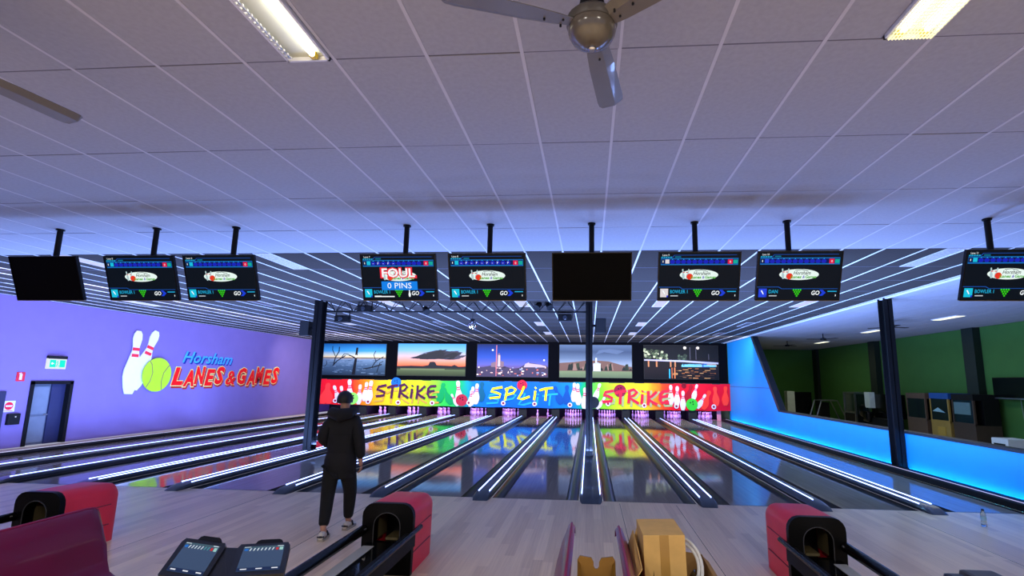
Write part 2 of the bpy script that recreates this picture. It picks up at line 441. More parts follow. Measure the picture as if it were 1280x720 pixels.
for a, b in zip(kk, kk[1:]):
    x0 = XK[a] + HALF[a]; x1 = XK[b] - HALF[b]; n = 4 - a
    root = thing('bowling_lane', 'glossy dark bowling lane, %s counted from the blue right wall' % ORD[n], 'lane', ((x0 + x1) / 2, 0, 0), group='bowling lanes')
    hw = (x1 - x0) / 2
    MB().box(-hw, hw, 0.0, 17.9, -0.1, 0.0).build('lane_bed', LANE, root)
    MB().box(-hw, hw, 17.9, 19.3, -0.1, 0.0).build('pin_deck', DECK, root)
    MB().box(-hw, hw, 0.0, 0.03, -0.01, 0.0007).build('foul_line', DOTM, root)
    dm = MB()
    for q in range(-3, 4):
        x = q * hw / 4; y = 4.6 - abs(q) * 0.35
        dm.add([(x - 0.02, y - 0.15, 0.0006), (x + 0.02, y - 0.15, 0.0006), (x, y + 0.05, 0.0006)], [(0, 1, 2)])
    dm.build('aiming_arrows', DOTM, root)['kind'] = 'stuff'
    for sx, k in ((-1, a), (1, b)):       # gutters: open round channels
        gw = HALF[k] - CAPW[k]
        xo = sx * hw; gw -= 0.006; pts = []
        for t in range(7):
            an = PI * t / 6
            pts.append((xo + sx * (gw / 2 - gw / 2 * math.cos(an)), -0.075 * math.sin(an)))
        vs = [(x, y, z) for y in (0.0, 17.74) for x, z in pts]
        g = MB().add(vs, [(i, i + 1, 8 + i, 7 + i) for i in range(6)])
        g.add([(xo, -0.001, -0.09), (xo + sx * gw, -0.001, -0.09), (xo + sx * gw, -0.001, -0.0), (xo, -0.001, -0.0)], [(0, 1, 2, 3)])
        g.build('gutter', GUT, root, True)
    # kickback panel and dark side of the pit
for k in kk:
    x = XK[k]; c = CAPW[k]; n = 5 - (k + 0)
    if k == 4: lab = 'low black capping with a faint light line along the blue right wall'
    elif k == -8: lab = 'low black capping with a white light line along the purple left wall'
    elif k == 0: lab = 'wide lane divider with two white light strips carrying the central column'
    else: lab = 'black lane divider with white light strip, %s counted from the blue right wall' % ORD[5 - k]
    r = thing('lane_divider', lab, 'divider', (x, 0, 0), group='lane dividers')
    h = 0.085 if k not in (2, -2) else 0.1
    hump = k in (2, -2)
    # cap with a sloping rounded nose at the foul line
    sec = [(-c, 0.0), (-c, h * 0.55), (-c * 0.8, h * 0.95), (-c * 0.45, h), (c * 0.45, h), (c * 0.8, h * 0.95), (c, h * 0.55), (c, 0.0)]
    if hump: sec = [(-c, 0.0), (-c, h * 0.4), (-c * 0.75, h * 0.75), (-c * 0.35, h), (c * 0.35, h), (c * 0.75, h * 0.75), (c, h * 0.4), (c, 0.0)]
    if k == 4: sec = [(-c, 0.0), (-c, 0.1), (-c + 0.02, 0.115), (c, 0.115), (c, 0.0)]
    ys = [(-0.22, 0.05), (-0.12, 0.55), (0.0, 0.85), (0.16, 1.0), (18.2, 1.0)]
    if k in (4, -8): ys = [(-9.0 if k == -8 else -1.2, 1.0), (18.2, 1.0)]
    vs = []; fs = []; ns = len(sec)
    for y, s in ys:
        wv = 0.75 + 0.25 * s
        for px, pz in sec: vs.append((px * wv, y, pz * s if pz > 0 else 0.0006))
    for i in range(len(ys) - 1):
        for j in range(ns - 1):
            fs.append((i * ns + j, i * ns + j + 1, (i + 1) * ns + j + 1, (i + 1) * ns + j))
    fs.append(tuple(range(ns)))
    MB().add(vs, fs).build('cap', CAPM if k not in (4, -8) else BLACKMT, r, 30)
    if k == 4: strips = [(-0.06, -1.2, LEDD)]
    elif k == -8: strips = [(0.0, -9.0, mat('led_strip_edge', '#e0e0ff', 0.4, emit=1.4))]
    elif k == 0: strips = [(-0.15, 0.12, LED), (0.15, 0.12, LED)]
    elif k <= -6: strips = [(0.03, 0.12, LED)]
    elif hump: strips = [(0.02 if k < 0 else -0.04, 0.1, LED)]
    else: strips = [(-0.09, 0.12, LED), (0.09, 0.12, LED)]
    for xs, ya, M in strips:
        w_ = 0.0075
        zt = (h if k != 4 else 0.115) - 0.002
        MB().bbox(xs - w_, xs + w_, ya, 17.4, zt, zt + 0.009, 0.002).build('led_strip', M, r)
    if k not in (4, -8):                                   # upright screen between the pits at the far end
        MB().box(-0.2, 0.2, 17.8, 17.95, -0.02, 0.6).build('end_housing', DARK, r)
        MB().box(-0.05, 0.05, 17.95, 19.85, -0.02, 0.55).build('kickback', DARK, r)
PITM = mat('pit_purple_board', '#3a2f58', 0.7)
pc = MB().box(XL, XR, 19.9, 19.95, -0.1, 1.2).build('wall_pit', DARK); tag(pc, 'dark cushion behind the pins', kind='structure')
tag(MB().box(XL, XR, 18.0, 20.6, -0.35, -0.1).build('floor', DARK), 'dark pit floor behind the pins', kind='structure')
# blue wall wash: the LED line that lights the half wall from behind the capping
led = MB().bbox(XR - 0.115, XR - 0.10, -1.0, 17.6, 0.02, 0.035, 0.003).build('led_batten', mat('led_cyan', '#10a8ff', 0.4, emit=90.0))
tag(led, 'cyan light line along the foot of the blue wall', 'light')

# pins
PINW = mat('pin_white', '#ece6f0', 0.3, var=0.02, coat=0.4)
PINR = mat('pin_red', '#d0213a', 0.35)
PROF = [(0.026, 0), (0.036, 0.02), (0.052, 0.08), (0.0605, 0.115), (0.058, 0.15), (0.042, 0.2), (0.028, 0.235), (0.0235, 0.255), (0.0237, 0.275), (0.028, 0.31), (0.0325, 0.34), (0.031, 0.36), (0.02, 0.377), (0.006, 0.381)]
def pin(label, group):
    r = thing('bowling_pin', label, 'pin', group=group)
    MB().lathe(PROF, 12).build('body', PINW, r, True)
    st = MB()
    for z0, z1, ra, rb in ((0.228, 0.243, 0.031, 0.0275), (0.262, 0.28, 0.0243, 0.0252)):
        st.lathe([(ra, z0), (rb, z1)], 12)
    st.build('neck_stripe', PINR, r)
    return r
p0 = None
for a, b in zip(kk, kk[1:]):
    if a == -8: continue
    xc = (XK[a] + XK[b]) / 2; n = 4 - a
    lane_ = 'lane %s from the blue right wall' % ORD[n]
    pos = [(i - (rw / 2), rw) for rw in range(4) for i in range(rw + 1)]
    if n == 6: pos = [(0.0, 0), (1.0, 2)]
    for px, rw in pos:
        X, Y = xc + px * 0.27, 18.3 + rw * 0.264
        iw = int(round(px + rw / 2))
        lab = 'white pin, %s, %s' % (['front one of the rack', ['left', 'right'][iw % 2] + ' one of the second row', ['left', 'middle', 'right'][iw % 3] + ' one of the third row', ['first', 'second', 'third', 'fourth'][iw % 4] + ' from left in the back row'][rw], lane_)
        if n == 6: X = xc + (-0.12 if rw == 0 else 0.38); lab = 'left one' if rw == 0 else 'right one'
        if n == 6: lab = '%s of the two pins still standing on the lane under the SPLIT lettering' % lab
        if p0 is None:
            p0 = pin(lab, 'pins on the lanes'); p0.location = (X, Y, 0)
        else: dup(p0, (X, Y, 0), lab, group='pins on the lanes')
    if n == 6:
        f = dup(p0, (xc + 0.78, 18.45, 0.062), 'knocked-over white pin lying beside the two standing pins', group='pins on the lanes')
        f.rotation_euler = (PI / 2, 0, -1.3)

# ================================================================== BANNER
AX = [(399, -14.443), (439, -12.677), (479, -10.927), (519, -9.195), (559, -7.48), (599, -5.781), (639, -4.098), (679, -2.432), (719, -0.781), (759, 0.854), (799, 2.473), (839, 4.077), (879, 5.666), (919, 7.241)]
def art(u):
    for (u0, x0), (u1, x1) in zip(AX, AX[1:]):
        if u <= u1: break
    return x0 + (u - u0) / (u1 - u0) * (x1 - x0)
BT, BB = 1.83, 0.50
bann = thing('banner', 'long rainbow banner with STRIKE and SPLIT graffiti lettering above the pins', 'banner', (0, 17.7, 0))
stops = [(399, '#e8102c'), (455, '#f02020'), (468, '#ff7a10'), (492, '#ffc21a'), (520, '#e6e820'), (552, '#a8e020'), (568, '#38d048'), (590, '#18b060'), (604, '#0f78c0'), (640, '#0e62c8'), (700, '#0e62c8'), (733, '#1080b8'), (745, '#10a860'), (766, '#70d828'), (790, '#c8ea20'), (818, '#f0e020'), (832, '#ffa018'), (843, '#f84818'), (858, '#e81024'), (917, '#d80c28')]
LO, HI = art(399), 7.0
BAN = ramp_mat('banner_print', [(max(0, min(1, (art(u) - LO) / (HI - LO) - 0.015)), h) for u, h in stops], 'X', LO, HI, 0.45)
mb = MB(); NX = 120
vs = []
for j in range(5):
    for i in range(NX + 1):
        x = LO + (HI - LO) * i / NX
        z = BB + (BT - BB) * j / 4 + (0.012 * math.sin(i * 0.7) if j == 0 else 0)
        vs.append((x, 0.012 * math.sin(i * 0.9 + j) + 0.008 * math.sin(i * 0.37), z))
mb.add(vs, [(j * (NX + 1) + i, j * (NX + 1) + i + 1, (j + 1) * (NX + 1) + i + 1, (j + 1) * (NX + 1) + i) for j in range(4) for i in range(NX)])
mb.build('banner_sheet', BAN, bann, True)
MB().box(LO, HI, 0.0, 0.05, BT - 0.02, BT + 0.03).box(LO, HI, 0.03, 0.06, BB + 0.02, BT).build('top_rail', DARK, bann)
def bfn(a, b, d): return (art(a), -0.022 - d, BB + (BT - BB) * (1 - b))
pr = Print(bfn, 0.004)
aw = 1.0 / (32.5)      # one artwork unit of height vs one unit of width
def m_(h, r=0.45): return mat('print_' + h.strip('#'), h, r, var=0, spec=0.15)
def bpin(u, b0, b1, tilt, M, layer=2, band=True, fat=1.0):
    h = b0 - b1
    up = lambda pts: [(u + (p[0]), b0 - p[1]) for p in pts]
    pr.poly(up(pin_poly(0, 0, h, math.radians(tilt), 1 / aw, fat)), M, layer)
    if band:
        for y0, y1 in ((0.6, 0.65), (0.69, 0.74)):
            pr.poly(up(pin_band(0, 0, h, math.radians(tilt), y0, y1, 1 / aw, 0.075)), m_('#f02848'), layer + 1)
W = m_('#dcd4e2')
for u, t in ((404, 12), (412, -6)): bpin(u, 0.98, 0.15, t, m_('#ff3a3a'), 1, False, 1.3)
for u, b0, b1, t in ((426, .95, .2, -22), (431, 1., .25, -12), (438, .9, .0, -4), (449, .98, .2, 2), (456, .85, .1, 4), (461, .92, .04, 5), (573, .98, .45, -30), (575, .9, .0, -6), (588, 1., .35, 4), (590, .95, .22, 3), (595, .9, .1, 3), (717, .75, .02, 2), (723, .87, .05, -2), (730, 1., .2, 3), (743, .7, .0, 18), (746, 1., .45, 35), (838.5, .8, .06, 0), (845.5, .87, .1, 3), (853, 1., .27, 2), (866, .62, .0, 16), (871, .92, .3, 32)):
    bpin(u, b0, b1, t, W, 3)
for u, b0, b1, t, h in ((549, .85, .08, 12, '#0a9a50'), (565, .92, .2, -28, '#0a9a50'), (601.5, .8, .03, 2, '#0a5a78'), (702, .85, .12, -22, '#0c4a98'), (708, .85, .12, 2, '#0c4a98'), (878, .95, .2, 22, '#ff3a2a'), (895, .82, .1, -3, '#ff4030'), (906, .8, .08, 3, '#ff3a2a'), (857, .7, .0, 20, '#a80c20')):
    bpin(u, b0, b1, t, m_(h), 2, False, 1.25)
for u, b, r, h in ((441, .75, .24, '#8ee060'), (494.5, .1, .2, '#1a66c0'), (577.5, .75, .23, '#b01a30'), (652.5, .14, .2, '#c81e34'), (742, .76, .22, '#101418'), (775, .3, .24, '#8c1030'), (864.5, .78, .23, '#38c030'), (855, .08, .1, '#7a0c1c')):
    pr.disc(u, b, r * 32.5 * 0.98, r, m_(h, 0.3), 4)
    for du, db in ((-.25, -.3), (.15, -.45), (.2, -.05)):
        pr.disc(u + du * r * 32, b + db * r, r * 4, r * 0.13, m_('#0c0c14'), 5, 8)
for u, b in ((420, .85), (461, .87), (498.5, .88), (541, .88), (586.5, .85), (629.5, .84), (668.5, .85), (712.5, .87), (760, .8), (805, .84), (845, .85), (891.5, .85)):
    pr.disc(u, b, 2.9, .09, W, 6, 14); pr.disc(u, b, 1.5, .047, m_('#8a1838'), 7, 10)
GL = {
    'S': [[(1.0, .95), (.25, .82), (.12, .62), (.5, .55), (.85, .42), (.8, .2), (.02, .12)]],
    'T': [[(0, .78), (.45, .92), (1.05, .98)], [(.55, .95), (.5, .5), (.46, .02)]],
    'R': [[(.12, 0), (.2, .5), (.22, .98)], [(.1, .85), (.6, 1.0), (.88, .8), (.6, .55), (.2, .45), (.6, .2), (1.05, .0)]],
    'I': [[(.35, .02), (.45, .4), (.5, .72)], [(.45, .88), (.62, .96)]],
    'K': [[(.15, 0), (.22, .5), (.2, 1.0)], [(.95, .95), (.5, .62), (.2, .45), (.55, .22), (1.0, .04)]],
    'E': [[(.95, .9), (.4, .88), (.18, .7), (.15, .3), (.3, .08), (.95, .12)], [(.2, .48), (.8, .56)]],
    'P': [[(.12, 0), (.22, .5), (.3, .95)], [(.1, .8), (.6, 1.0), (.95, .82), (.75, .55), (.25, .42)]],
    'L': [[(.5, 1.0), (.3, .5), (.05, .08), (.4, .06), (.95, .25)]],
}
def graff(word, u0, u1, bt, bb, M, wd, layer, jig=0.0):
    n = len(word); ws = [0.55 if ch == 'I' else 1.0 for ch in word]; tot = sum(ws); u = u0
    for i, ch in enumerate(word):
        cw = (u1 - u0) * ws[i] / tot
        for stv in GL[ch]:
            pts = [(u + x * cw * 0.92, (bb - (bb - bt) * y) + jig * math.sin(i * 2.1)) for x, y in stv]
            pr.stroke(pts, wd, M, layer, 1 / aw)
        u += cw
graff('STRIKE', 468, 551, .40, .92, m_('#d0a040'), .07, 1)
graff('STRIKE', 470, 547, .18, .72, m_('#4a1440'), .09, 8, .02)
graff('SPLIT', 608, 698, .45, .92, m_('#20a0e8'), .075, 1)
graff('SPLIT', 612, 692, .20, .72, m_('#f0f020'), .09, 8, .02)
graff('STRIKE', 756, 842, .28, .9, m_('#a8b078'), .08, 1)
graff('STRIKE', 753, 838, .27, .8, m_('#e8203c'), .105, 8, .03)
pr.done('print', bann)
# yellow edge post at the left end of the banner
yp = MB().box(-14.86, -14.52, 17.75, 17.8, 0.0, 1.72).build('end_panel', mat('yellow_panel', '#e0b040', 0.5))
tag(yp, 'narrow yellow panel at the left end of the rainbow banner', 'panel')
pk = MB().box(6.36, 6.56, 17.9, 17.94, 0.0, 0.5).build('end_panel', mat('pink_panel', '#e08898', 0.5))
tag(pk, 'pale pink strip below the right end of the rainbow banner', 'panel')

# ================================================================== PICTURES
def picture(label, xa, xb, za, zb, stops, build):
    r = thing('picture', label, 'picture', ((xa + xb) / 2, 17.9, za), group='landscape photographs above the banner')
    w_ = xb - xa; h_ = zb - za
    M = ramp_mat('photo_print', [(p, h) for p, h in stops], 'Z', 0, h_, 0.55)
    MB().box(-w_ / 2, w_ / 2, 0, 0.04, 0, h_).build('canvas', M, r)
    fm = MB(); t = 0.02
    fm.box(-w_ / 2 - t, w_ / 2 + t, -0.005, 0.05, -t, 0).box(-w_ / 2 - t, w_ / 2 + t, -0.005, 0.05, h_, h_ + t).box(-w_ / 2 - t, -w_ / 2, -0.005, 0.05, 0, h_).box(w_ / 2, w_ / 2 + t, -0.005, 0.05, 0, h_)
    fm.build('frame', BLACK, r)
    p = Print(lambda a, b, d: (-w_ / 2 + a * w_, -0.001 - d, b * h_), 0.003)
    build(p); p.done('printed_scene', r)
    return r
def P1(p):
    k = m_('#0c1018'); rnd = random.Random(3)
    for i in range(70):
        a, b = rnd.random() * .95, .03 + rnd.random() * .45
        p.rect(a, a + .02 + .05 * rnd.random(), b, b + .012, m_(rnd.choice(['#24384c', '#5a7488', '#7c90a0'])), 1)
    p.rect(0, 1, .53, .56, m_('#26384a'), 2)
    p.disc(.56, .6, .02, .045, m_('#ffd8a0'), 6)
    p.poly([(.51, .02), (.56, .02), (.575, .5), (.585, .88), (.555, .88), (.54, .5)], k, 3)
    p.stroke([(.545, .55), (.5, .6), (.45, .64)], .03, k, 3, .5)
    p.stroke([(.22, .3), (.28, .45), (.4, .62)], .03, k, 3, .5); p.stroke([(.23, .3), (.25, .55), (.3, .75), (.3, .9)], .028, k, 3, .5)
    p.stroke([(.25, .6), (.2, .8), (.2, .92)], .02, k, 3, .5); p.stroke([(.34, .55), (.38, .68), (.45, .66)], .02, k, 3, .5)
    p.stroke([(.68, .2), (.8, .25), (.95, .35)], .035, k, 3, .5); p.stroke([(.8, .25), (.86, .45), (.97, .6)], .025, k, 3, .5)
    p.stroke([(.86, .45), (.82, .65), (.85, .78)], .02, k, 3, .5); p.stroke([(.88, .1), (.92, .4), (.97, .45)], .022, k, 3, .5)
    p.stroke([(.1, .28), (.13, .35), (.12, .45)], .018, k, 3, .5)
def P2(p):
    k = m_('#14141a')
    rnd = random.Random(4)
    for c_, n_, sp in (('#3c3844', 40, 1.0), ('#28242e', 46, .8), ('#17161c', 36, .6)):
        for i in range(n_):
            t = rnd.random(); a = .30 + .52 * t + rnd.uniform(-.06, .06) * sp; b = .56 + .16 * math.sin(t * 2.6) * rnd.random() + .13 * t * rnd.random() - .05 * t
            l_ = rnd.uniform(.08, .17) * sp; h2 = rnd.uniform(.02, .045)
            p.poly([(a - l_, b - .03), (a - l_ * .3, b + h2 * .6), (a + l_ * .5, b + h2 + .04), (a + l_, b + .07), (a + l_ * .6, b - h2 * .2), (a, b - h2)], m_(c_), 2)
    p.poly([(0, .29), (.2, .31), (.38, .30), (.46, .33), (.48, .43), (.53, .44), (.56, .42), (.58, .33), (.8, .31), (.84, .35), (.9, .29), (1, .3), (1, .24), (0, .24)], k, 4)
    p.rect(0, 1, .15, .19, m_('#52603a'), 2); p.rect(.05, .7, .19, .22, m_('#6a7048'), 2)
def P3(p):
    rnd = random.Random(5)
    p.poly([(0, .28), (.1, .3), (.2, .34), (.22, .3), (.4, .32), (.5, .25), (.6, .28), (.66, .36), (.72, .44), (.8, .42), (.97, .36), (1, .3), (1, .0), (0, .0)], m_('#3c3248'), 2)
    p.poly([(.2, .3), (.2, .42), (.26, .46), (.28, .44), (.29, .66), (.31, .74), (.33, .66), (.335, .48), (.38, .46), (.38, .3)], m_('#7a6068'), 3)
    p.poly([(.295, .32), (.3, .66), (.325, .66), (.33, .32)], m_('#c0a8a8'), 4)
    p.poly([(.66, .3), (.68, .4), (.73, .45), (.74, .42), (.9, .38), (.97, .34), (.97, .3)], m_('#b09aa0'), 3)
    p.rect(.268, .28, .02, .97, m_('#c06a70'), 5)
    for i in range(60):
        a, b = rnd.random() * .97, .02 + rnd.random() * .26
        p.rect(a, a + .01 + rnd.random() * .03, b, b + .015 + .03 * rnd.random(), m_(rnd.choice(['#e8b8a0', '#ffd8c0', '#583848', '#281c2c', '#c06050', '#8890b0'])), 4)
    for a, b in ((.22, .82), (.945, .52), (.955, .1)): p.disc(a, b, .013, .028, m_('#fff4f0'), 6, 10)
def P4(p):
    p.poly([(0, .44), (.2, .47), (.38, .52), (.55, .52), (.68, .5), (.85, .4), (1, .33), (1, .2), (0, .2)], m_('#6a4c40'), 2)
    rnd = random.Random(8)
    for i in range(40):
        a = rnd.random() * .96; t = .24 + .18 * rnd.random()
        p.poly([(a, .22), (a + .015, t), (a + .035, t + .04), (a + .05, .22)], m_(rnd.choice(['#1c2818', '#2c3420', '#8a6a58', '#121a14'])), 3)
    p.rect(.47, .57, .2, .42, m_('#d0d4d8'), 5); p.rect(.5, .52, .24, .6, m_('#e8eaf0'), 6)
    p.poly([(.46, .42), (.52, .47), (.58, .42)], m_('#a8acb8'), 6)
    p.poly([(.5, .7), (.62, .78), (.8, .72), (.9, .82), (.7, .88), (.55, .84)], m_('#51627a'), 1)
def P5(p):
    rnd = random.Random(9)
    for i in range(60):
        a = rnd.random() * .32; b = .6 + rnd.random() * .3 * (1 - a)
        p.disc(a, b, .02, .035, m_(rnd.choice(['#4a5a38', '#8a9068', '#2a3420', '#c0c090'])), 2, 6)
    for i in range(30): p.disc(.47 + rnd.random() * .1, .58 + rnd.random() * .14, .015, .03, m_(rnd.choice(['#4a5a40', '#283428'])), 2, 6)
    for a in (.62, .7, .87): p.rect(a, a + .008, .58, .95 if a < .8 else .75, m_('#585058'), 3)
    for a in (.555, .73): p.disc(a, .93, .022, .045, m_('#ffe0b8'), 4, 10)
    p.poly([(0, .58), (.5, .56), (1, .5), (1, .45), (.8, .47), (.5, .51), (0, .54)], m_('#b8b0c8'), 5)
    for a in (.05, .16, .35, .41): p.rect(a, a + .02, .36, .54, m_('#c07848'), 4)
    for i in range(26): p.rect(.5 + rnd.random() * .45, .52 + rnd.random() * .46, .36 + rnd.random() * .1, .42 + rnd.random() * .05, m_(rnd.choice(['#3060a0', '#70b8c0', '#c8a070', '#1a2030'])), 4)
    for i in range(50):
        a, b = .35 + rnd.random() * .55, .02 + rnd.random() * .3
        p.rect(a, a + .03 + .05 * rnd.random(), b, b + .015, m_(rnd.choice(['#c07038', '#e0a060', '#40241c', '#2a1c20'])), 3)
    p.rect(.335, .35, .02, .3, m_('#30b0d8'), 5); p.rect(.405, .42, .02, .34, m_('#e07840'), 5); p.rect(.37, .38, .02, .34, m_('#d06838'), 5)
picture('sunset photograph of bare trees standing in water', -14.75, -11.0, 2.05, 3.74, [(0, '#1c2a38'), (.3, '#3c5468'), (.52, '#6c8496'), (.56, '#f0c078'), (.64, '#c8c8a8'), (.78, '#3a90b8'), (1, '#125a8c')], P1)
picture('photograph of a dark cloud over a red sunset plain', -10.34, -6.62, 2.07, 3.77, [(0, '#2c3420'), (.15, '#4a5434'), (.28, '#2a241c'), (.3, '#f05a30'), (.42, '#f0805a'), (.62, '#c8a8a0'), (.8, '#78a8c4'), (1, '#4a98c8')], P2)
picture('dusk photograph of a town street with a clock tower', -6.0, -2.22, 2.06, 3.77, [(0, '#3a2838'), (.25, '#68486a'), (.4, '#585a9c'), (.6, '#2c4a98'), (.8, '#183a84'), (1, '#142454')], P3)
picture('photograph of a white silo under storm clouds, behind the central column', -1.62, 2.14, 2.07, 3.77, [(0, '#56644a'), (.22, '#74825a'), (.26, '#303828'), (.4, '#8c98a4'), (.6, '#5c6c80'), (.8, '#3c4a60'), (1, '#56687e')], P4)
picture('night photograph of a lit bridge over a river', 2.77, 6.52, 2.05, 3.77, [(0, '#08080c'), (.3, '#181014'), (.5, '#161214'), (.7, '#0c0e14'), (1, '#080a10')], P5)

# ================================================================== LEFT WALL FITTINGS
def lw(a, b, d): return (XL + d, a, b)
logo = thing('wall_logo', 'Horsham LANES & GAMES sign with pins and tennis ball on purple wall', 'sign', (XL, 8, 0))
def lfn(a, b, d): return (0.0 + d, a - 8, b)
LWH = mat('logo_white', '#efeaf6', 0.4, var=0.02); LRED = mat('logo_red', '#f01830', 0.4, var=0.02)
def solid_pin(tx, tz, bx, bz, d0, d1, fat):
    ax_ = Vector((tx - bx, tz - bz)); h = ax_.length; tl = math.atan2(ax_.x, ax_.y)
    q = MB().prism(pin_poly(bx, bz, h, tl, 1.0, fat), lfn, d0, d1)
    for y0, y1 in ((0.58, 0.63), (0.68, 0.73)):
        q.prism(pin_band(bx, bz, h, tl, y0, y1, 1.0, 0.066 * fat), lfn, d1, d1 + 0.004, 1)
    return q
solid_pin(7.72, 3.42, 7.1, 1.45, 0.004, 0.03, 0.97).build('pin_cutout', [LWH, LRED], logo)
solid_pin(7.0, 3.36, 6.92, 1.3, 0.03, 0.06, 0.95).build('pin_cutout', [LWH, LRED], logo)
tb = MB().prism([(7.89 + 0.575 * math.cos(t * PI / 16), 1.93 + 0.575 * math.sin(t * PI / 16)) for t in range(32)], lfn, 0.06, 0.09)
tb.build('tennis_ball_cutout', mat('logo_ball', '#b8e820', 0.4, var=0.05), logo)
ps = Print(lfn, 0.002); SEAMC = m_('#8a7a50')
ps.stroke([(7.5, 1.51), (7.63, 1.72), (7.69, 2.0), (7.62, 2.28), (7.54, 2.38)], .035, SEAMC, 47)
ps.stroke([(8.12, 1.42), (8.08, 1.7), (8.14, 2.0), (8.3, 2.22), (8.36, 2.26)], .035, SEAMC, 47)
ps.done('ball_seam', logo)
pl = Print(lfn, 0.004)
pl.text('Horsham', 9.03, 2.36, 0.42, m_('#10307a'), 1, 2.6, 0.35, 0.03)
pl.text('Horsham', 8.97, 2.40, 0.42, m_('#48a8e8'), 4, 2.6, 0.35, 0.012)
def logo_word(txt, y0, y1, z0, h):
    n = len(txt); w_ = (y1 - y0) / n
    for i, ch in enumerate(txt):
        yy = y0 + i * w_; dz = [0.0, -0.05, 0.03, -0.03, 0.03, 0][i % 6]; hh = h * [1.0, .95, 1.05, 1.0, 1.08, 1][i % 6]
        am = 0.45 if ch == '&' else 1.0
        for off, M, lay, dx, dy in ((0.085, m_('#b02c1c'), 1, 0.06, -0.07), (0.085, m_('#f6f08a'), 4, 0, 0), (0.05, m_('#ff1016'), 7, 0, 0)):
            ex = (off - 0.025) * 0.8
            pl.text(ch, yy + dx - ex, z0 + dz + dy, hh, M, lay, w_ * 0.93 + 2 * ex, 0.22, off * am)
logo_word('LANES', 8.6, 11.2, 1.60, 0.58)
logo_word('&', 11.3, 11.88, 1.58, 0.56)
logo_word('GAMES', 11.98, 14.85, 1.62, 0.62)
pl.done('lettering', logo)

# door in the left wall
door = thing('door_1', 'grey door in black frame in the purple wall', None, (XL, 4.03, 0), kind='structure')
fm = MB().box(-0.2, 0.03, 0, 0.09, 0, 1.70).box(-0.2, 0.03, 1.03, 1.12, 0, 1.70).box(-0.2, 0.03, 0, 1.12, 1.63, 1.72)
fm.build('door_frame', BLACK, door)
MB().box(-0.19, -0.15, 0.09, 1.03, 0, 1.63).build('door_leaf', mat('door_grey', '#5f6673', 0.5), door)
MB().box(-0.15, -0.13, 0.13, 0.62, 0.82, 1.58).box(-0.15, -0.13, 0.13, 0.62, 0.06, 0.76).build('door_panel', mat('door_panel_grey', '#727a86', 0.45), door)
MB().box(-0.15, -0.11, 0.66, 1.03, 0, 1.63).build('door_jamb_panel', mat('door_dark', '#23264a', 0.5), door)
MB().tube([(-0.13, 0.62, 0.8), (-0.08, 0.62, 0.8), (-0.08, 0.52, 0.8)], 0.012).build('door_handle', STEEL, door)
d2 = MB().box(0.0, 0.03, 2.6, 3.48, 0, 1.46).build('door_2', mat('door_navy', '#20213f', 0.5)); d2.location = (XL, 0, 0)
tag(d2, 'dark door at the near end of the purple wall', kind='structure')
# exit sign
ex = thing('exit_sign', 'green and white lit exit sign above the grey door', 'sign', (XL, 4.57, 2.05))
MB().bbox(0, 0.07, -0.25, 0.25, 0.0, 0.30, 0.012).build('housing', mat('exit_white', '#eef4f4', 0.4, emit=0.9), ex)
MB().bbox(0, 0.09, -0.25, 0.25, 0.28, 0.36, 0.012).build('top_cover', BLACKMT, ex)
pe = Print(lambda a, b, d: (0.071 + d, a, b), 0.002); GE = mat('exit_green', '#10c8b0', 0.4, emit=1.6)
pe.rect(-0.2, -0.04, 0.05, 0.25, GE, 1); pe.rect(0.06, 0.21, 0.05, 0.25, GE, 1)
EW = mat('exit_lit_white', '#f4ffff', 0.4, emit=1.6)
pe.disc(0.0, 0.21, 0.018, 0.02, GE, 2, 10); pe.stroke([(0.0, 0.19), (0.0, 0.13), (-0.03, 0.06)], 0.02, GE, 2); pe.stroke([(0.0, 0.13), (0.035, 0.1), (0.03, 0.05)], 0.016, GE, 2)
pe.stroke([(-0.04, 0.17), (0.0, 0.18), (0.04, 0.15)], 0.014, GE, 2)
pe.stroke([(-0.13, 0.15), (-0.09, 0.15)], 0.02, EW, 2); pe.poly([(-0.17, 0.15), (-0.13, 0.19), (-0.13, 0.11)], EW, 2)
pe.done('running_figure_print', ex)
fs = thing('fire_sign', 'small red sign with white extinguisher symbol left of the door', 'sign', (XL, 3.76, 1.71))
MB().box(0, 0.012, -0.1, 0.1, 0, 0.24).build('plate', mat('sign_red', '#d81c30', 0.5), fs)
p = Print(lambda a, b, d: (0.012 + d, a, b), 0.002); p.rect(-0.035, 0.03, 0.04, 0.19, W, 1); p.stroke([(0.0, 0.19), (0.0, 0.22), (-0.05, 0.2)], 0.016, W, 1); p.done('symbol', fs)
ne = thing('no_entry_sign', 'white square notice with red round symbol beside the dark door', 'sign', (XL, 3.6, 0.93))
MB().box(0, 0.012, -0.14, 0.14, 0, 0.28).build('plate', WHITE, ne)
p = Print(lambda a, b, d: (0.012 + d, a, b), 0.002); p.disc(0, 0.15, 0.1, 0.1, m_('#e02438'), 1); p.rect(-0.075, 0.075, 0.13, 0.17, W, 2); p.rect(-0.1, 0.1, 0.02, 0.035, m_('#c02030'), 1); p.done('symbol', ne)
sb = thing('switch_box', 'small black box on the purple wall under the white notice', 'box', (XL, 3.72, 0.6))
MB().bbox(0, 0.08, -0.14, 0.14, 0, 0.28, 0.012).build('case', BLACKMT, sb); MB().lathe([(0.014, 0), (0.014, 0.012)], 10, (0.08, 0.02, 0.2), (1, 0, 0)).build('lamp', mat('lamp_white', '#e8e8ff', 0.4, emit=1.0), sb)

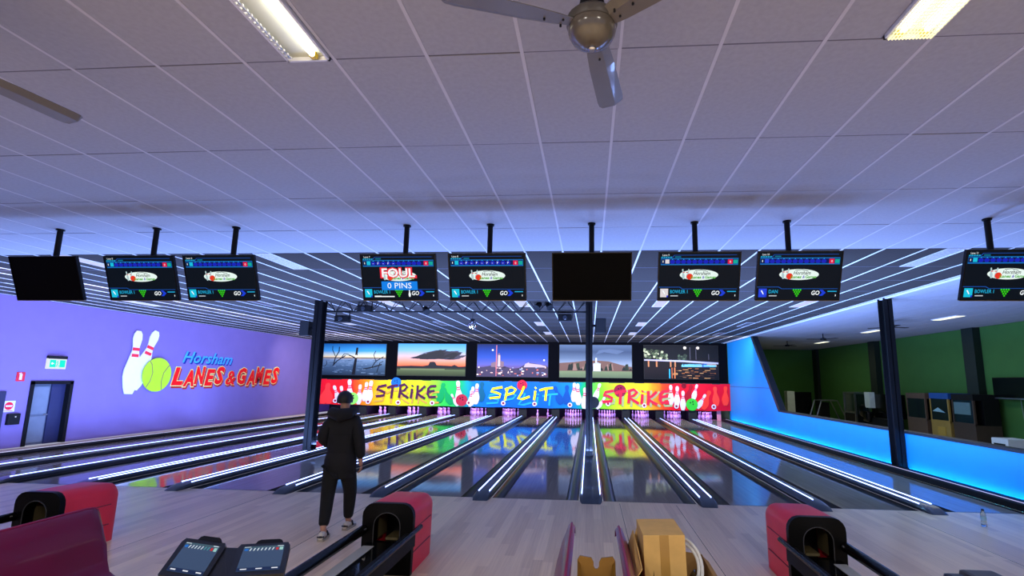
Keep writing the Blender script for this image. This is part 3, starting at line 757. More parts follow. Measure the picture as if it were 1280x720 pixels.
# ================================================================== TELEVISIONS
def em(h, e=0.9): return mat('lit_%s_%d' % (h.strip('#'), round(e * 100)), h, 0.4, emit=e)
TVW, TVH = 0.985, 0.60
TILT = math.radians(19.5)
def tv(x, label, mode, lane='', name='BOWLER 1', avatar='#18c8e8', scores=0, px=None):
    r = thing('television', label, 'television', (x, -2.35, 3.19), group='score screens hung from the ceiling')
    ct, st = math.cos(TILT), math.sin(TILT)
    def T(a, b, d):            # a right, b up along the screen, d out towards the viewer
        return (a, -b * st - d * ct, b * ct - d * st)
    def slab(a0, a1, b0, b1, d0, d1, mb):
        return mb.prism([(a0, b0), (a1, b0), (a1, b1), (a0, b1)], T, d0, d1)
    hw, hh = TVW / 2, TVH / 2
    slab(-hw, hw, -hh, hh, -0.035, 0.0, MB()).build('housing', BLACKMT, r)
    slab(-hw * .6, hw * .6, -hh * .7, hh * .5, -0.075, -0.035, MB()).build('rear_cover', BLACKMT, r)
    bz = MB(); t = 0.012
    for a0, a1, b0, b1 in ((-hw, hw, -hh, -hh + t), (-hw, hw, hh - t, hh), (-hw, -hw + t, -hh, hh), (hw - t, hw, -hh, hh)): slab(a0, a1, b0, b1, 0.0, 0.008, bz)
    bz.build('bezel', BLACKGL, r)
    slab(-hw, hw, -hh - 0.008, -hh, -0.03, 0.006, MB()).build('lower_trim', mat('tv_trim', '#8c8070', 0.4), r)
    off = mode == 'off'
    slab(-hw + t, hw - t, -hh + t, hh - t, 0.0, 0.002, MB()).build('screen', mat('screen_off', '#030304', 0.5, var=0, spec=0.08) if off else mat('screen_dark', '#0b131e', 0.35, emit=0.9), r)
    dx = (px if px is not None else x) - x
    pole = MB().tube([(dx, 0.10, -0.02), (dx, 0.10, CEIL - 3.19 - 0.02)], 0.034, 12)
    pole.build('mounting_pole', BLACK, r, True)
    MB().lathe([(0.05, 0), (0.05, 0.02)], 14, (dx, 0.10, CEIL - 3.19 - 0.02)).build('ceiling_plate', BLACK, r, True)
    MB().box(dx - 0.06, dx + 0.06, 0.06, 0.13, -0.12, 0.1).box(dx * 0.5 - 0.2, dx * 0.5 + 0.2, 0.03, 0.06, -0.08, 0.06).build('bracket', BLACK, r)
    if off: return r
    p = Print(T, 0.0012)
    sw, sh = TVW - 2 * t, TVH - 2 * t
    def fn(u, v, d): return T((u - .5) * sw, (v - .5) * sh, 0.002 + d)
    p.fn = fn; ar = sh / sw
    cy, bl, wh = em('#20b8e8'), em('#1838d0'), em('#f4fbff', 1.0)
    if mode != 'foul': pass
    p.text('Lane ' + lane, .04, .935, .04, wh, 2, .085)
    for i in range(5): p.poly([(.02 + i * .028, .895), (.04 + i * .028, .895), (.047 + i * .028, .918), (.027 + i * .028, .918)], cy, 1)
    p.poly([(.15, .895), (.165, .895), (.19, .945), (.96, .945), (.96, .955), (.185, .955)], em('#1c50b0'), 1)
    p.rect(.195, .27, .9, .925, em('#0c7898'), 1)
    p.rect(.02, .98, .74, .885, em('#1470c0'), 1); p.rect(.022, .975, .765, .865, em('#101a58'), 2)
    p.rect(.03, .055, .79, .85, em('#0c2a40'), 3); p.text('1', .042, .795, .045, wh, 4, .008)
    p.rect(.075, .125, .775, .86, em(avatar), 3)
    for i in range(10):
        c = .165 + i * .069
        p.poly([(c - .033, .81), (c - .018, .77), (c + .018, .77), (c + .033, .81), (c + .018, .85), (c - .018, .85)], em('#1a24c0'), 3)
        p.rect(c - .006, c + .006, .855, .872, cy, 4)
        if i < scores: p.text('- F'[(i % 2) * 2], c - .012, .79, .045, wh, 5, .018)
    p.rect(.85, .91, .76, .86, em('#e81848'), 4); p.text('0', .872, .785, .045, wh, 5, .018)
    p.rect(.918, .972, .77, .85, em('#10b0a0'), 4)
    # venue logo
    p.disc(.5, .53, .24, .115, em('#e8f8f2', 1.0), 2, 28)
    for u, tl in ((.31, -8), (.35, 12)):
        p.poly([(u + (q[0]), .44 + q[1] * .22) for q in pin_poly(0, 0, 1, math.radians(tl), .11)], em('#b8d4d8'), 4)
        p.rect(u - .012, u + .012, .575, .595, em('#e05058'), 5)
    p.disc(.385, .495, .04, .065, em('#f03a28'), 6, 16)
    p.text('Horsham', .43, .53, .075, em('#101216'), 5, .21, .3, .01)
    p.text('Lanes', .40, .455, .058, em('#48b010'), 7, .13, .2, .03); p.text('&', .54, .455, .058, em('#3828c0'), 7, .03, .2, .01); p.text('Games', .575, .455, .058, em('#48b010'), 7, .135, .2, .03)
    p.stroke([(.45, .62), (.53, .635), (.61, .60)], .012, em('#606870'), 5, ar)
    # lower bar
    p.poly([(.0, .262), (.26, .262), (.30, .225), (.98, .225), (.98, .235), (.305, .235), (.265, .274), (.0, .274)], em('#1a58b8'), 3)
    p.rect(.02, .12, .05, .235, em(avatar), 4); p.rect(.1, .12, .05, .09, em('#2030d0'), 5); p.poly([(.045, .19), (.06, .2), (.085, .12), (.075, .11)], wh, 5)
    p.text(name, .145, .135, .075, cy, 4, .22 if len(name) > 4 else .11, 0, .008)
    p.rect(.15, .155 + .09, .07, .09, em('#c8d0d8'), 4)
    for rw in range(4):
        for i in range(4 - rw):
            p.disc(.49 + (i - (3 - rw) / 2) * .028 + .0, .205 - rw * .042, .0115, .02, em('#38d818'), 4, 8)
    p.poly([(.76, .08), (.80, .08), (.84, .145), (.80, .21), (.76, .21), (.795, .145)], em('#1c40e0'), 4)
    p.text('GO', .665, .1, .09, wh, 5, .1, .15, .02)
    p.rect(.86, .97, .165, .185, cy, 4); p.text('1', .955, .07, .04, wh, 4, .008)
    if mode == 'foul':
        p.text('FOUL', .5, .50, .21, em('#f0283c', 1.0), 9, .50, 0, .07, 'CENTER'); p.text('FOUL', .5, .51, .19, wh, 11, .45, 0, .02, 'CENTER')
        p.rect(.26, .75, .215, .41, em('#1080e8', 1.0), 9); p.text('0 PINS', .505, .255, .125, wh, 10, .33, 0, 0, 'CENTER')
        p.rect(.15, .155 + .27, .055, .08, wh, 4)
        p.poly([(.635 + q[0], .06 + q[1] * .17) for q in pin_poly(0, 0, 1, 0, .1)], wh, 6)
    p.done('screen_graphics', r)
    return r
tv(-7.40, 'switched-off black score screen, nearest the purple wall', 'off', px=-7.43)
tv(-6.02, 'score screen for Lane 5, next to the black screen by the purple wall', 'on', '5', px=-5.99)
tv(-4.90, 'score screen for Lane 6 with BOWLER 1, beside the Lane 5 screen', 'on', '6', px=-4.84)
tv(-2.49, 'score screen for Lane 7 showing red FOUL and 0 PINS', 'foul', '7', scores=5, px=-2.46)
tv(-1.345, 'score screen for Lane 8 with logo, right beside the FOUL screen', 'on', '8', scores=10, px=-1.345)
tv(-0.03, 'switched-off black score screen in front of the central column', 'off', px=-0.03)
tv(1.275, 'score screen for Lane 9 with white and red bowler portrait', 'on', '9', avatar='#e8e0e4', px=1.265)
tv(2.456, 'score screen for Lane 10 with bowler name DAN', 'on', '10', 'DAN', '#2848e8', px=2.395)
tv(4.815, 'score screen for Lane 11, the last one above the blue wall side', 'on', '11', px=4.74)

# ================================================================== CEILING LIGHTS AND FANS
TUBE = mat('fluorescent_tube', '#fff6dc', 0.4, emit=TUBE_E)
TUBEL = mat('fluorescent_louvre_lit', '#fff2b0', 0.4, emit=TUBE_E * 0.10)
REFL = mat('troffer_reflector', '#cfd4c8', 0.35, var=0.05)
def troffer(xa, xb, ya, yb, label, louvre):
    r = thing('ceiling_light', label, 'ceiling light', ((xa + xb) / 2, (ya + yb) / 2, CEIL), group='fluorescent ceiling lights over the approach')
    hw = (xb - xa) / 2; hl = (yb - ya) / 2; f = 0.014
    fm = MB().box(-hw, -hw + f, -hl, hl, -0.022, 0.01).box(hw - f, hw, -hl, hl, -0.022, 0.01).box(-hw, hw, -hl, -hl + f, -0.022, 0.01).box(-hw, hw, hl - f, hl, -0.022, 0.01)
    fm.build('frame', WHITE, r)
    MB().box(-hw, hw, -hl, hl, 0.004, 0.008).build('reflector', REFL, r)
    tubes = (0.055,) if not louvre else (-0.065, 0.065)
    for x in tubes:
        MB().tube([(x, -hl + 0.06, -0.012), (x, hl - 0.06, -0.012)], 0.013 if louvre else 0.017, 10).build('tube', TUBE, r, True)
        for y in (-hl + 0.045, hl - 0.045):
            MB().box(x - 0.018, x + 0.018, y - 0.018, y + 0.018, -0.026, 0.006).build('lampholder', mat('lampholder_yellow', '#e0c020', 0.5), r)
    if louvre:
        lv = MB()
        for k in range(13):
            x = -hw + 0.02 + (2 * hw - 0.04) * k / 12
            lv.box(x - 0.0015, x + 0.0015, -hl + 0.012, hl - 0.012, -0.034, -0.027)
        lv.build('louvre_blades', TUBEL, r)['kind'] = 'stuff'
        cr = MB()
        for k in range(44):
            y = -hl + 0.02 + (2 * hl - 0.04) * k / 43
            cr.box(-hw + 0.012, hw - 0.012, y - 0.001, y + 0.001, -0.032, -0.027)
        cr.build('louvre_cross_blades', TUBEL, r)['kind'] = 'stuff'
    else:
        MB().tube([(-hw + 0.04, -hl + 0.04, -0.02), (-hw + 0.04, hl - 0.04, -0.02)], 0.006, 6).build('louvre_remnant', STEEL, r)
        ch = MB()
        for k in range(30):
            y = -hl + 0.05 + (2 * hl - 0.1) * k / 29
            ch.box(-hw + 0.02, -hw + 0.05, y, y + 0.012, -0.026, -0.014)
        ch.build('louvre_clips', WHITE, r)['kind'] = 'stuff'
    return r
troffer(-1.972, -1.694, -6.87, -5.69, 'open fluorescent ceiling light with one bare tube and missing louvre', False)
troffer(1.645, 1.915, -6.87, -5.69, 'fluorescent ceiling light with bright ribbed louvre, right of the fan', True)
# fillers beside the half-width lights
for xa, xb in ((-2.27, -1.975), (1.33, 1.64)):
    MB().box(xa, xb, -6.87, -5.68, CEIL, CEIL + 0.014).build('ceiling_tile', TILE, ceil)
for x in (-5.0, -1.8, 1.8, 5.2):                              # the rows of lights further back in the hall
    L = area('hall_light', (x, -9.9, CEIL - 0.03), (x, -9.9, 0), 0.28, 1.15, 140, (1.0, 0.94, 0.84))

TPL = mat('troffer_panel_lit', '#dfe2ff', 0.5, emit=0.75)
TPD = mat('troffer_panel_dim', '#8e90b4', 0.5, emit=0.16)
TPX = mat('troffer_panel_crinkled', '#b8b4c4', 0.3, var=0.5, scale=30)
first = True
for n, (i, j, md) in enumerate(TROFF_DARK):
    xc = X0 + (i + 0.5) * PX; yc = Y0 + (j + 0.5) * PY
    side_ = 'right' if xc > -0.07 else 'left'
    lab = '%s panel light, %s row of the charcoal ceiling, %s' % ({'lit': 'bright', 'dim': 'faint'}[md], {4: 'nearest', 8: 'second', 12: 'third', 15: 'last'}[j], {9: 'right side', 3: 'just right of central column', -3: 'just left of central column', -9: 'mid left', -15: 'left', -21: 'by purple wall'}[i])
    r = thing('ceiling_panel_light', lab, 'ceiling light', (xc, yc, CEIL), group='panel lights in the charcoal ceiling')
    half = 0.15
    ox = 0.145
    fm = MB().box(-0.294, -0.01, -0.594, 0.594, 0, 0.014)
    fm.build('infill', TILED, r)
    fr = MB().box(ox - half, ox - half + 0.012, -0.59, 0.59, -0.006, 0.01).box(ox + half - 0.012, ox + half, -0.59, 0.59, -0.006, 0.01).box(ox - half, ox + half, -0.594, -0.582, -0.006, 0.01).box(ox - half, ox + half, 0.582, 0.594, -0.006, 0.01)
    fr.build('frame', TBAR, r)
    MB().box(ox - half + 0.01, ox + half - 0.01, -0.585, 0.585, -0.002, 0.01).build('diffuser', TPX if (j == 4 and i in (9, -9)) else (TPL if md == 'lit' else TPD), r)

FANM = mat('fan_grey', '#6a6664', 0.35, var=0.05, coat=0.2)
FAND = mat('fan_hub_grey', '#4a4644', 0.4, var=0.05)
def fan(x, y, z, ang, label):
    r = thing('ceiling_fan', label, 'fan', (x, y, z), group='three-blade ceiling fans over the approach')
    MB().lathe([(0.02, -0.085), (0.05, -0.075), (0.088, -0.05), (0.104, -0.02), (0.108, 0.0), (0.104, 0.02)], 28, (0, 0, 0)).build('hub_bowl', mat('fan_hub_gloss', '#5c5650', 0.18, var=0.04, coat=0.6), r, True)
    MB().lathe([(0.108, 0.012), (0.113, 0.02), (0.113, 0.05), (0.09, 0.075), (0.05, 0.09)], 28).build('motor', FAND, r, True)
    MB().lathe([(0.012, -0.1), (0.018, -0.094), (0.018, -0.08)], 12).build('finial', CHROME, r, True)
    MB().tube([(0, 0, 0.08), (0, 0, CEIL - z)], 0.016, 10).build('down_rod', FAND, r, True)
    MB().lathe([(0.05, 0.085), (0.058, 0.12), (0.05, 0.17), (0.025, 0.2)], 20).build('lower_cup', BLACKMT, r, True)
    MB().lathe([(0.03, CEIL - z - 0.11), (0.06, CEIL - z - 0.06), (0.07, CEIL - z)], 20).build('canopy', FAND, r, True)
    for k in range(3):
        a = ang + k * 2 * PI / 3
        vs = []; prof = [(0.1, 0.042), (0.16, 0.052), (0.3, 0.062), (0.6, 0.07), (0.64, 0.066), (0.66, 0.05)]
        for d, hw in prof:
            for s, zz in ((-1, 0.035), (-0.35, 0.012), (1, 0.004)):
                vs.append((d * math.cos(a) - s * hw * math.sin(a), d * math.sin(a) + s * hw * math.cos(a), zz))
        n = len(vs); vs += [(x_, y_, z_ + 0.004) for x_, y_, z_ in vs]
        fs = []
        for i in range(len(prof) - 1):
            for j in range(2):
                q = (i * 3 + j, i * 3 + j + 1, i * 3 + j + 4, i * 3 + j + 3)
                fs.append(q); fs.append(tuple(n + t for t in reversed(q)))
            for j in (0, 2): fs.append((i * 3 + j, i * 3 + j + 3, n + i * 3 + j + 3, n + i * 3 + j))
        for i in (0, len(prof) - 1):
            for j in range(2): fs.append((i * 3 + j, i * 3 + j + 1, n + i * 3 + j + 1, n + i * 3 + j))
        b = MB().add(vs, fs).build('blade', FANM, r)
        sc = MB()
        for d, o_ in ((0.14, -0.02), (0.14, 0.02), (0.22, 0.0)):
            sc.lathe([(0.005, -0.004), (0.005, 0.01)], 8, (d * math.cos(a) - o_ * math.sin(a), d * math.sin(a) + o_ * math.cos(a), 0.006))
        sc.build('blade_screw', DARK, b)['kind'] = 'stuff'
    return r
fan(-0.048, -6.448, 3.45, math.radians(80), 'grey three-blade ceiling fan hanging near the camera between two lights')
fan(-3.33, -6.45, 3.45, math.radians(83), 'grey ceiling fan of which one blade shows at the left picture edge')

# ================================================================== TRUSS AND WHAT HANGS ON IT
tr = thing('truss', 'black lattice lighting truss spanning from the left column to the central column', 'truss', (0, 4.3, 3.65))
xa, xb = -7.06, -0.15
for dy, dz in ((0, 0), (-0.12, 0.3), (0.12, 0.3)):
    if dy >= 0 or True: MB().tube([(xa, dy, dz), (xb, dy, dz)], 0.024, 8).build('chord', BLACK, tr, True)
NT = 14; st = (xb - xa) / NT
bp_ = None
for k in range(NT):
    x0 = xa + k * st
    for (p, q) in (((x0, -0.12, 0.3), (x0 + st / 2, 0, 0)), ((x0 + st / 2, 0, 0), (x0 + st, -0.12, 0.3)), ((x0, 0.12, 0.3), (x0 + st / 2, 0, 0)), ((x0 + st / 2, 0, 0), (x0 + st, 0.12, 0.3))):
        MB().tube([p, q], 0.011, 5).build('web_bar', BLACK, tr)
    MB().tube([(x0, -0.12, 0.3), (x0, 0.12, 0.3)], 0.008, 5).build('web_bar', BLACK, tr)
def projector(x, z, label):
    r = thing('stage_light', label, 'stage light', (x, 4.3, z), group='lights hung on the truss')
    MB().bbox(-0.17, 0.17, -0.13, 0.13, -0.09, 0.09, 0.02).build('body', BLACKMT, r)
    MB().lathe([(0.05, 0), (0.06, 0.02), (0.05, 0.04)], 14, (0.0, -0.13, 0.0), (0, -1, 0)).build('lens', mat('lens_glass', '#30343c', 0.08, var=0), r, True)
    MB().box(-0.19, -0.175, -0.02, 0.02, -0.02, 0.2).box(0.175, 0.19, -0.02, 0.02, -0.02, 0.2).box(-0.19, 0.19, -0.02, 0.02, 0.185, 0.2).build('yoke', BLACK, r)
    return r
projector(-6.6, 3.45, 'black box light under the truss near the left column')
projector(-0.68, 3.5, 'black box light under the truss near the central column')
projector(-6.0, 3.72, 'black box light inside the truss, second from the left column')
def spot(x, z, label, tilt):
    r = thing('spot_light', label, 'stage light', (x, 4.3, z), group='lights hung on the truss')
    ax_ = Vector((tilt, -0.6, -0.6))
    MB().lathe([(0.05, -0.1), (0.075, -0.08), (0.08, 0.1), (0.09, 0.11)], 14, (0, 0, 0), ax_).build('can', BLACK, r, True)
    MB().tube([(-0.09, 0, 0), (-0.09, 0, 0.13), (0.09, 0, 0.13), (0.09, 0, 0)], 0.008, 6).build('yoke', BLACK, r)
    return r
spot(-1.38, 3.82, 'round black spot light in the truss, left one of the pair by the central column', -0.3)
spot(-1.1, 3.82, 'round black spot light in the truss, right one of the pair by the central column', 0.3)
spot(-4.35, 3.7, 'small black spot light hung mid truss', 0.5)
mbz = thing('mirror_ball', 'small silver mirror ball hanging behind the middle of the truss', 'mirror ball', (-3.5, 6.0, 3.5))
bm = bmesh.new(); bmesh.ops.create_uvsphere(bm, u_segments=20, v_segments=12, radius=0.13)
bm.verts.index_update()
bl_ = MB().add([v.co[:] for v in bm.verts], [[v.index for v in f.verts] for f in bm.faces]); bm.free()
bl_.build('ball', mat('mirror_facets', '#d8d8e4', 0.08, metal=1.0, var=0.15, scale=40), mbz)
MB().tube([(0, 0, 0.12), (0, 0, CEIL - 3.5)], 0.006, 6).build('cord', BLACK, mbz)
MB().lathe([(0.07, 0.13), (0.07, 0.17)], 12).build('motor', BLACKMT, mbz, True)
def speaker(x, y, z, label, br):
    r = thing('speaker', label, 'speaker', (x, y, z), group='loudspeakers on the columns')
    MB().bbox(-0.13, 0.13, -0.1, 0.1, -0.19, 0.19, 0.015).build('cabinet', BLACKMT, r)
    MB().box(-0.115, 0.115, -0.108, -0.1, -0.175, 0.175).build('grille', DARK, r)
    MB().box(min(0, br), max(0, br), -0.02, 0.02, -0.03, 0.03).build('bracket', BLACK, r)
    return r
speaker(0.23, 4.3, 3.3, 'black loudspeaker on the right side of the central column', -0.215)
speaker(-7.5, 4.15, 3.18, 'black loudspeaker on the left column', 0.275)

# ================================================================== BALL RETURNS
RED = mat('hood_red', '#ee2844', 0.42, var=0.04, bump=0.1)
REDS = mat('hood_seam', '#6a1028', 0.5)
HB = mat('hood_black', '#050506', 0.4, var=0.08, spec=0.12)
TAN = mat('inner_tan', '#5c5238', 0.5)
def ball_return(xc, label, mir):
    r = thing('ball_return', label, 'ball return', (xc, -3.35, 0), group='ball returns on the approach')
    hw, H, D = 0.255, 0.665, 0.70
    def outline(hw, H, z0=0.0, rad=0.12):
        pts = [(-hw * 0.97, z0)]
        for k in range(7):
            a = PI - PI / 2 * k / 6; pts.append((-hw + rad + rad * math.cos(a), H - rad + rad * math.sin(a)))
        for k in range(7):
            a = PI / 2 - PI / 2 * k / 6; pts.append((hw - rad + rad * math.cos(a), H - rad + rad * math.sin(a)))
        pts.append((hw * 0.97, z0)); return pts
    out = outline(hw, H)
    # red shell, open at the front: back lower and rounded
    vs = []; fs = []; n = len(out); secs = [(0.03, 1.0, 1.0), (0.25, 1.0, 1.0), (D - 0.1, 0.985, 0.985), (D - 0.03, 0.96, 0.965), (D, 0.9, 0.92)]
    for y, sx, sz in secs:
        for x, z in out: vs.append((x * sx, y, z * sz))
    for i in range(len(secs) - 1):
        for k in range(n - 1): fs.append((i * n + k, i * n + k + 1, (i + 1) * n + k + 1, (i + 1) * n + k))
    fs.append(tuple(reversed(range((len(secs) - 1) * n, len(secs) * n))))
    MB().add(vs, fs).build('hood', RED, r, 35)
    for z in (0.42, 0.2):
        MB().box(-hw - 0.001, -hw * 0.97, 0.035, D - 0.1, z - 0.004, z + 0.004).box(hw * 0.97, hw + 0.001, 0.035, D - 0.1, z - 0.004, z + 0.004).build('hood_seam', REDS, r)
    # black front ring with arched mouth
    o2 = outline(hw + 0.006, H + 0.006); o2 = [(x, z) for x, z in o2]
    mouth = [(-0.135, 0.30)] + [(0.135 * math.cos(PI - PI * k / 12), 0.46 + 0.125 * math.sin(PI - PI * k / 12)) for k in range(13)] + [(0.135, 0.30)]
    fr = MB(); N = 40
    def resample(p, N):
        L = [0]
        for q, s in zip(p, p[1:]): L.append(L[-1] + math.dist(q, s))
        res = []
        for i in range(N):
            t = L[-1] * i / (N - 1); j = 0
            while j < len(L) - 2 and L[j + 1] < t: j += 1
            f_ = (t - L[j]) / max(1e-9, L[j + 1] - L[j]); res.append((p[j][0] + (p[j + 1][0] - p[j][0]) * f_, p[j][1] + (p[j + 1][1] - p[j][1]) * f_))
        return res
    A = resample(o2, N); B = resample(mouth, N)
    vs = [(x, 0.0, z) for x, z in A] + [(x, -0.012, z) for x, z in B] + [(x, 0.06, z) for x, z in A] + [(x, 0.10, z) for x, z in B]
    fs = []
    for i in range(N - 1):
        fs += [(i, i + 1, N + i + 1, N + i), (i, 2 * N + i, 2 * N + i + 1, i + 1), (N + i, N + i + 1, 3 * N + i + 1, 3 * N + i)]
    fr.add(vs, fs)
    fr.box(-hw * 0.97, hw * 0.97, 0.0, 0.06, 0.0, 0.30)
    fr.build('front_ring', HB, r, 35)
    tu = MB().tube([(x, -0.014, z) for x, z in B[0:N]], 0.005, 6); tu.build('mouth_rim', mat('rim_grey', '#3c3c40', 0.25), r, True)
    MB().box(-0.2, 0.2, 0.5, 0.52, 0.1, 0.62).build('inner_back', DARK, r)
    MB().box(-0.155, -0.14, 0.1, 0.35, 0.3, 0.5).build('guide_rail', TAN, r)
    MB().box(-0.06, 0.07, 0.12, 0.35, 0.29, 0.315).build('lift_pad', TAN, r)
    # rack: tray and two side rails running towards the seats
    Lr = 1.75
    MB().box(-0.19, 0.19, -Lr, 0.02, 0.27, 0.30).build('rack_tray', mat('rack_black', '#101216', 0.12, var=0.08, coat=0.4), r)
    MB().box(-0.185, -0.075, -Lr, -0.12, 0.3003, 0.304).build('tray_strip', mat('strip_pale', '#b9bab6', 0.4), r)
    MB().tube([(-0.235, -Lr, 0.42), (-0.235, -0.01, 0.42)], 0.045, 12).build('side_rail', BLACKGL, r, True)
    MB().tube([(0.30, -Lr, 0.43), (0.30, 0.12, 0.43)], 0.024, 12).build('side_rail', BLACKGL, r, True)
    MB().box(0.2, 0.29, -Lr, 0.0, 0.28, 0.40).build('rack_side', BLACKMT, r)
    for y in (-0.5, -1.5):
        MB().box(-0.12, 0.12, y - 0.05, y + 0.05, 0.0, 0.27).build('rack_foot', BLACKMT, r)
    MB().lathe([(0.008, 0), (0.01, 0.006)], 8, (-0.19, -0.06, 0.44), (0, -1, 0)).build('rail_bolt', CHROME, r)
    return r
ball_return(-2.06, 'red ball return hood with black arched mouth beside the walking person', 1)
b2 = ball_return(2.065, 'red ball return hood with black arched mouth right of the cardboard boxes', 1)
b2.scale = (-1, 1, 1)
ball_return(-5.87, 'red ball return hood partly behind the purple seat at left', 1)

# ================================================================== SEATS, TABLE, CONSOLES, CARTONS
PLUM = mat('seat_plum_plastic', '#6c0c3c', 0.3, var=0.04, coat=0.15, spec=0.35)
PLUMD = mat('seat_edge_plum', '#8c2450', 0.45, spec=0.3)
def bench(x, y1, y0, face, label, ztop=0.85):
    """moulded seat: back panel along Y, seat pan towards face"""
    r = thing('bench_seat', label, 'seat', (x, y1, 0), group='purple moulded seats')
    L = y1 - y0; prof = [(0.0, 0.87), (0.015, 0.88), (0.035, 0.87), (0.085, 0.75), (0.125, 0.6), (0.15, 0.48), (0.18, 0.40), (0.25, 0.36), (0.45, 0.37), (0.48, 0.35)]
    prof = [(a, z - 0.88 + ztop) for a, z in prof]
    vs = []; fs = []; n = len(prof); ys = [0.0, -0.012, -0.04, -0.1] + [-0.1 - (L - 0.1) * k / 6 for k in range(1, 7)]
    for k, yy in enumerate(ys):
        low = [0.045, 0.02, 0.006, 0.0][k] if k < 4 else 0.0
        for a, z in prof:
            bow = 0.02 * max(0, (z - 0.5)) * 0
            vs.append((face * a, yy, z - low * (1.6 if z > ztop - 0.2 else 0.3)))
    m0 = len(vs)
    vs += [(vx - face * 0.012, vy, vz - 0.014) for vx, vy, vz in vs]
    for i in range(len(ys) - 1):
        for k in range(n - 1):
            q = (i * n + k, i * n + k + 1, (i + 1) * n + k + 1, (i + 1) * n + k)
            fs.append(q); fs.append(tuple(m0 + t for t in reversed(q)))
        for k in (0, n - 1): fs.append((i * n + k, (i + 1) * n + k, m0 + (i + 1) * n + k, m0 + i * n + k))
    for i in (0, len(ys) - 1):
        for k in range(n - 1): fs.append((i * n + k, i * n + k + 1, m0 + i * n + k + 1, m0 + i * n + k))
    MB().add(vs, fs).build('shell', PLUM, r, 50)
    rib = MB().tube([(face * (prof[1][0]), yy, prof[1][1] - (0.07 if k == 0 else 0.03 if k == 1 else 0.008 if k == 2 else 0)) for k, yy in enumerate(ys)], 0.009, 6)
    rib.build('rim', PLUMD, r, True)
    MB().box(face * 0.2 - 0.03, face * 0.2 + 0.03, -L + 0.2, -L + 0.28, 0, 0.29).box(face * 0.2 - 0.03, face * 0.2 + 0.03, -0.3, -0.22, 0, 0.29).box(face * 0.2 - 0.03, face * 0.2 + 0.03, -L + 0.2, -0.22, 0.25, 0.30).build('support_frame', BLACK, r)
    return r
bench(-4.06, -4.47, -6.3, 1, 'plum purple moulded seat in front of the leftmost red ball return')
bench(-0.175, -4.42, -6.4, -1, 'plum purple moulded seat seen edge-on, left of the bronze tray')
bench(0.145, -4.47, -6.4, 1, 'plum purple moulded seat seen edge-on, holding the cardboard boxes')
# bronze tray with a notch between the seat backs
tray = thing('bronze_tray', 'bronze notched tray standing between the two purple seat backs', 'tray', (-0.015, -5.2, 0))
def tf(a, b, d): return (a, d, b)
BRZ = mat('bronze_plastic', '#8a6420', 0.3, metal=0.35, var=0.15, coat=0.3)
notch = [(-0.115, 0.45), (-0.113, 0.83), (-0.1, 0.85), (-0.03, 0.84), (-0.017, 0.815), (-0.016, 0.79), (-0.008, 0.778), (0.008, 0.778), (0.016, 0.79), (0.017, 0.815), (0.03, 0.84), (0.1, 0.85), (0.113, 0.83), (0.115, 0.45)]
MB().prism(notch, tf, 0.0, 0.012).build('back_plate', BRZ, tray)
for s in (-1, 1):
    MB().add([(s * 0.115, 0, 0.83), (s * 0.11, -0.4, 0.6), (s * 0.11, -0.4, 0.45), (s * 0.115, 0, 0.45), (s * 0.095, 0, 0.8), (s * 0.095, -0.4, 0.6), (s * 0.095, -0.4, 0.45), (s * 0.095, 0, 0.45)], [(0, 1, 2, 3), (4, 5, 6, 7), (0, 1, 5, 4)]).build('side_plate', BRZ, tray)
MB().add([(-0.11, 0.0, 0.72), (0.11, 0.0, 0.72), (0.11, -0.4, 0.62), (-0.11, -0.4, 0.62), (0, -0.02, 0.66), (0, -0.4, 0.57)], [(0, 4, 5, 3), (4, 1, 2, 5)]).build('floor_plate', BRZ, tray)
MB().box(-0.03, 0.03, -0.15, -0.05, 0, 0.6).box(-0.14, 0.14, -0.3, 0.05, 0, 0.02).build('pedestal', BLACK, tray)

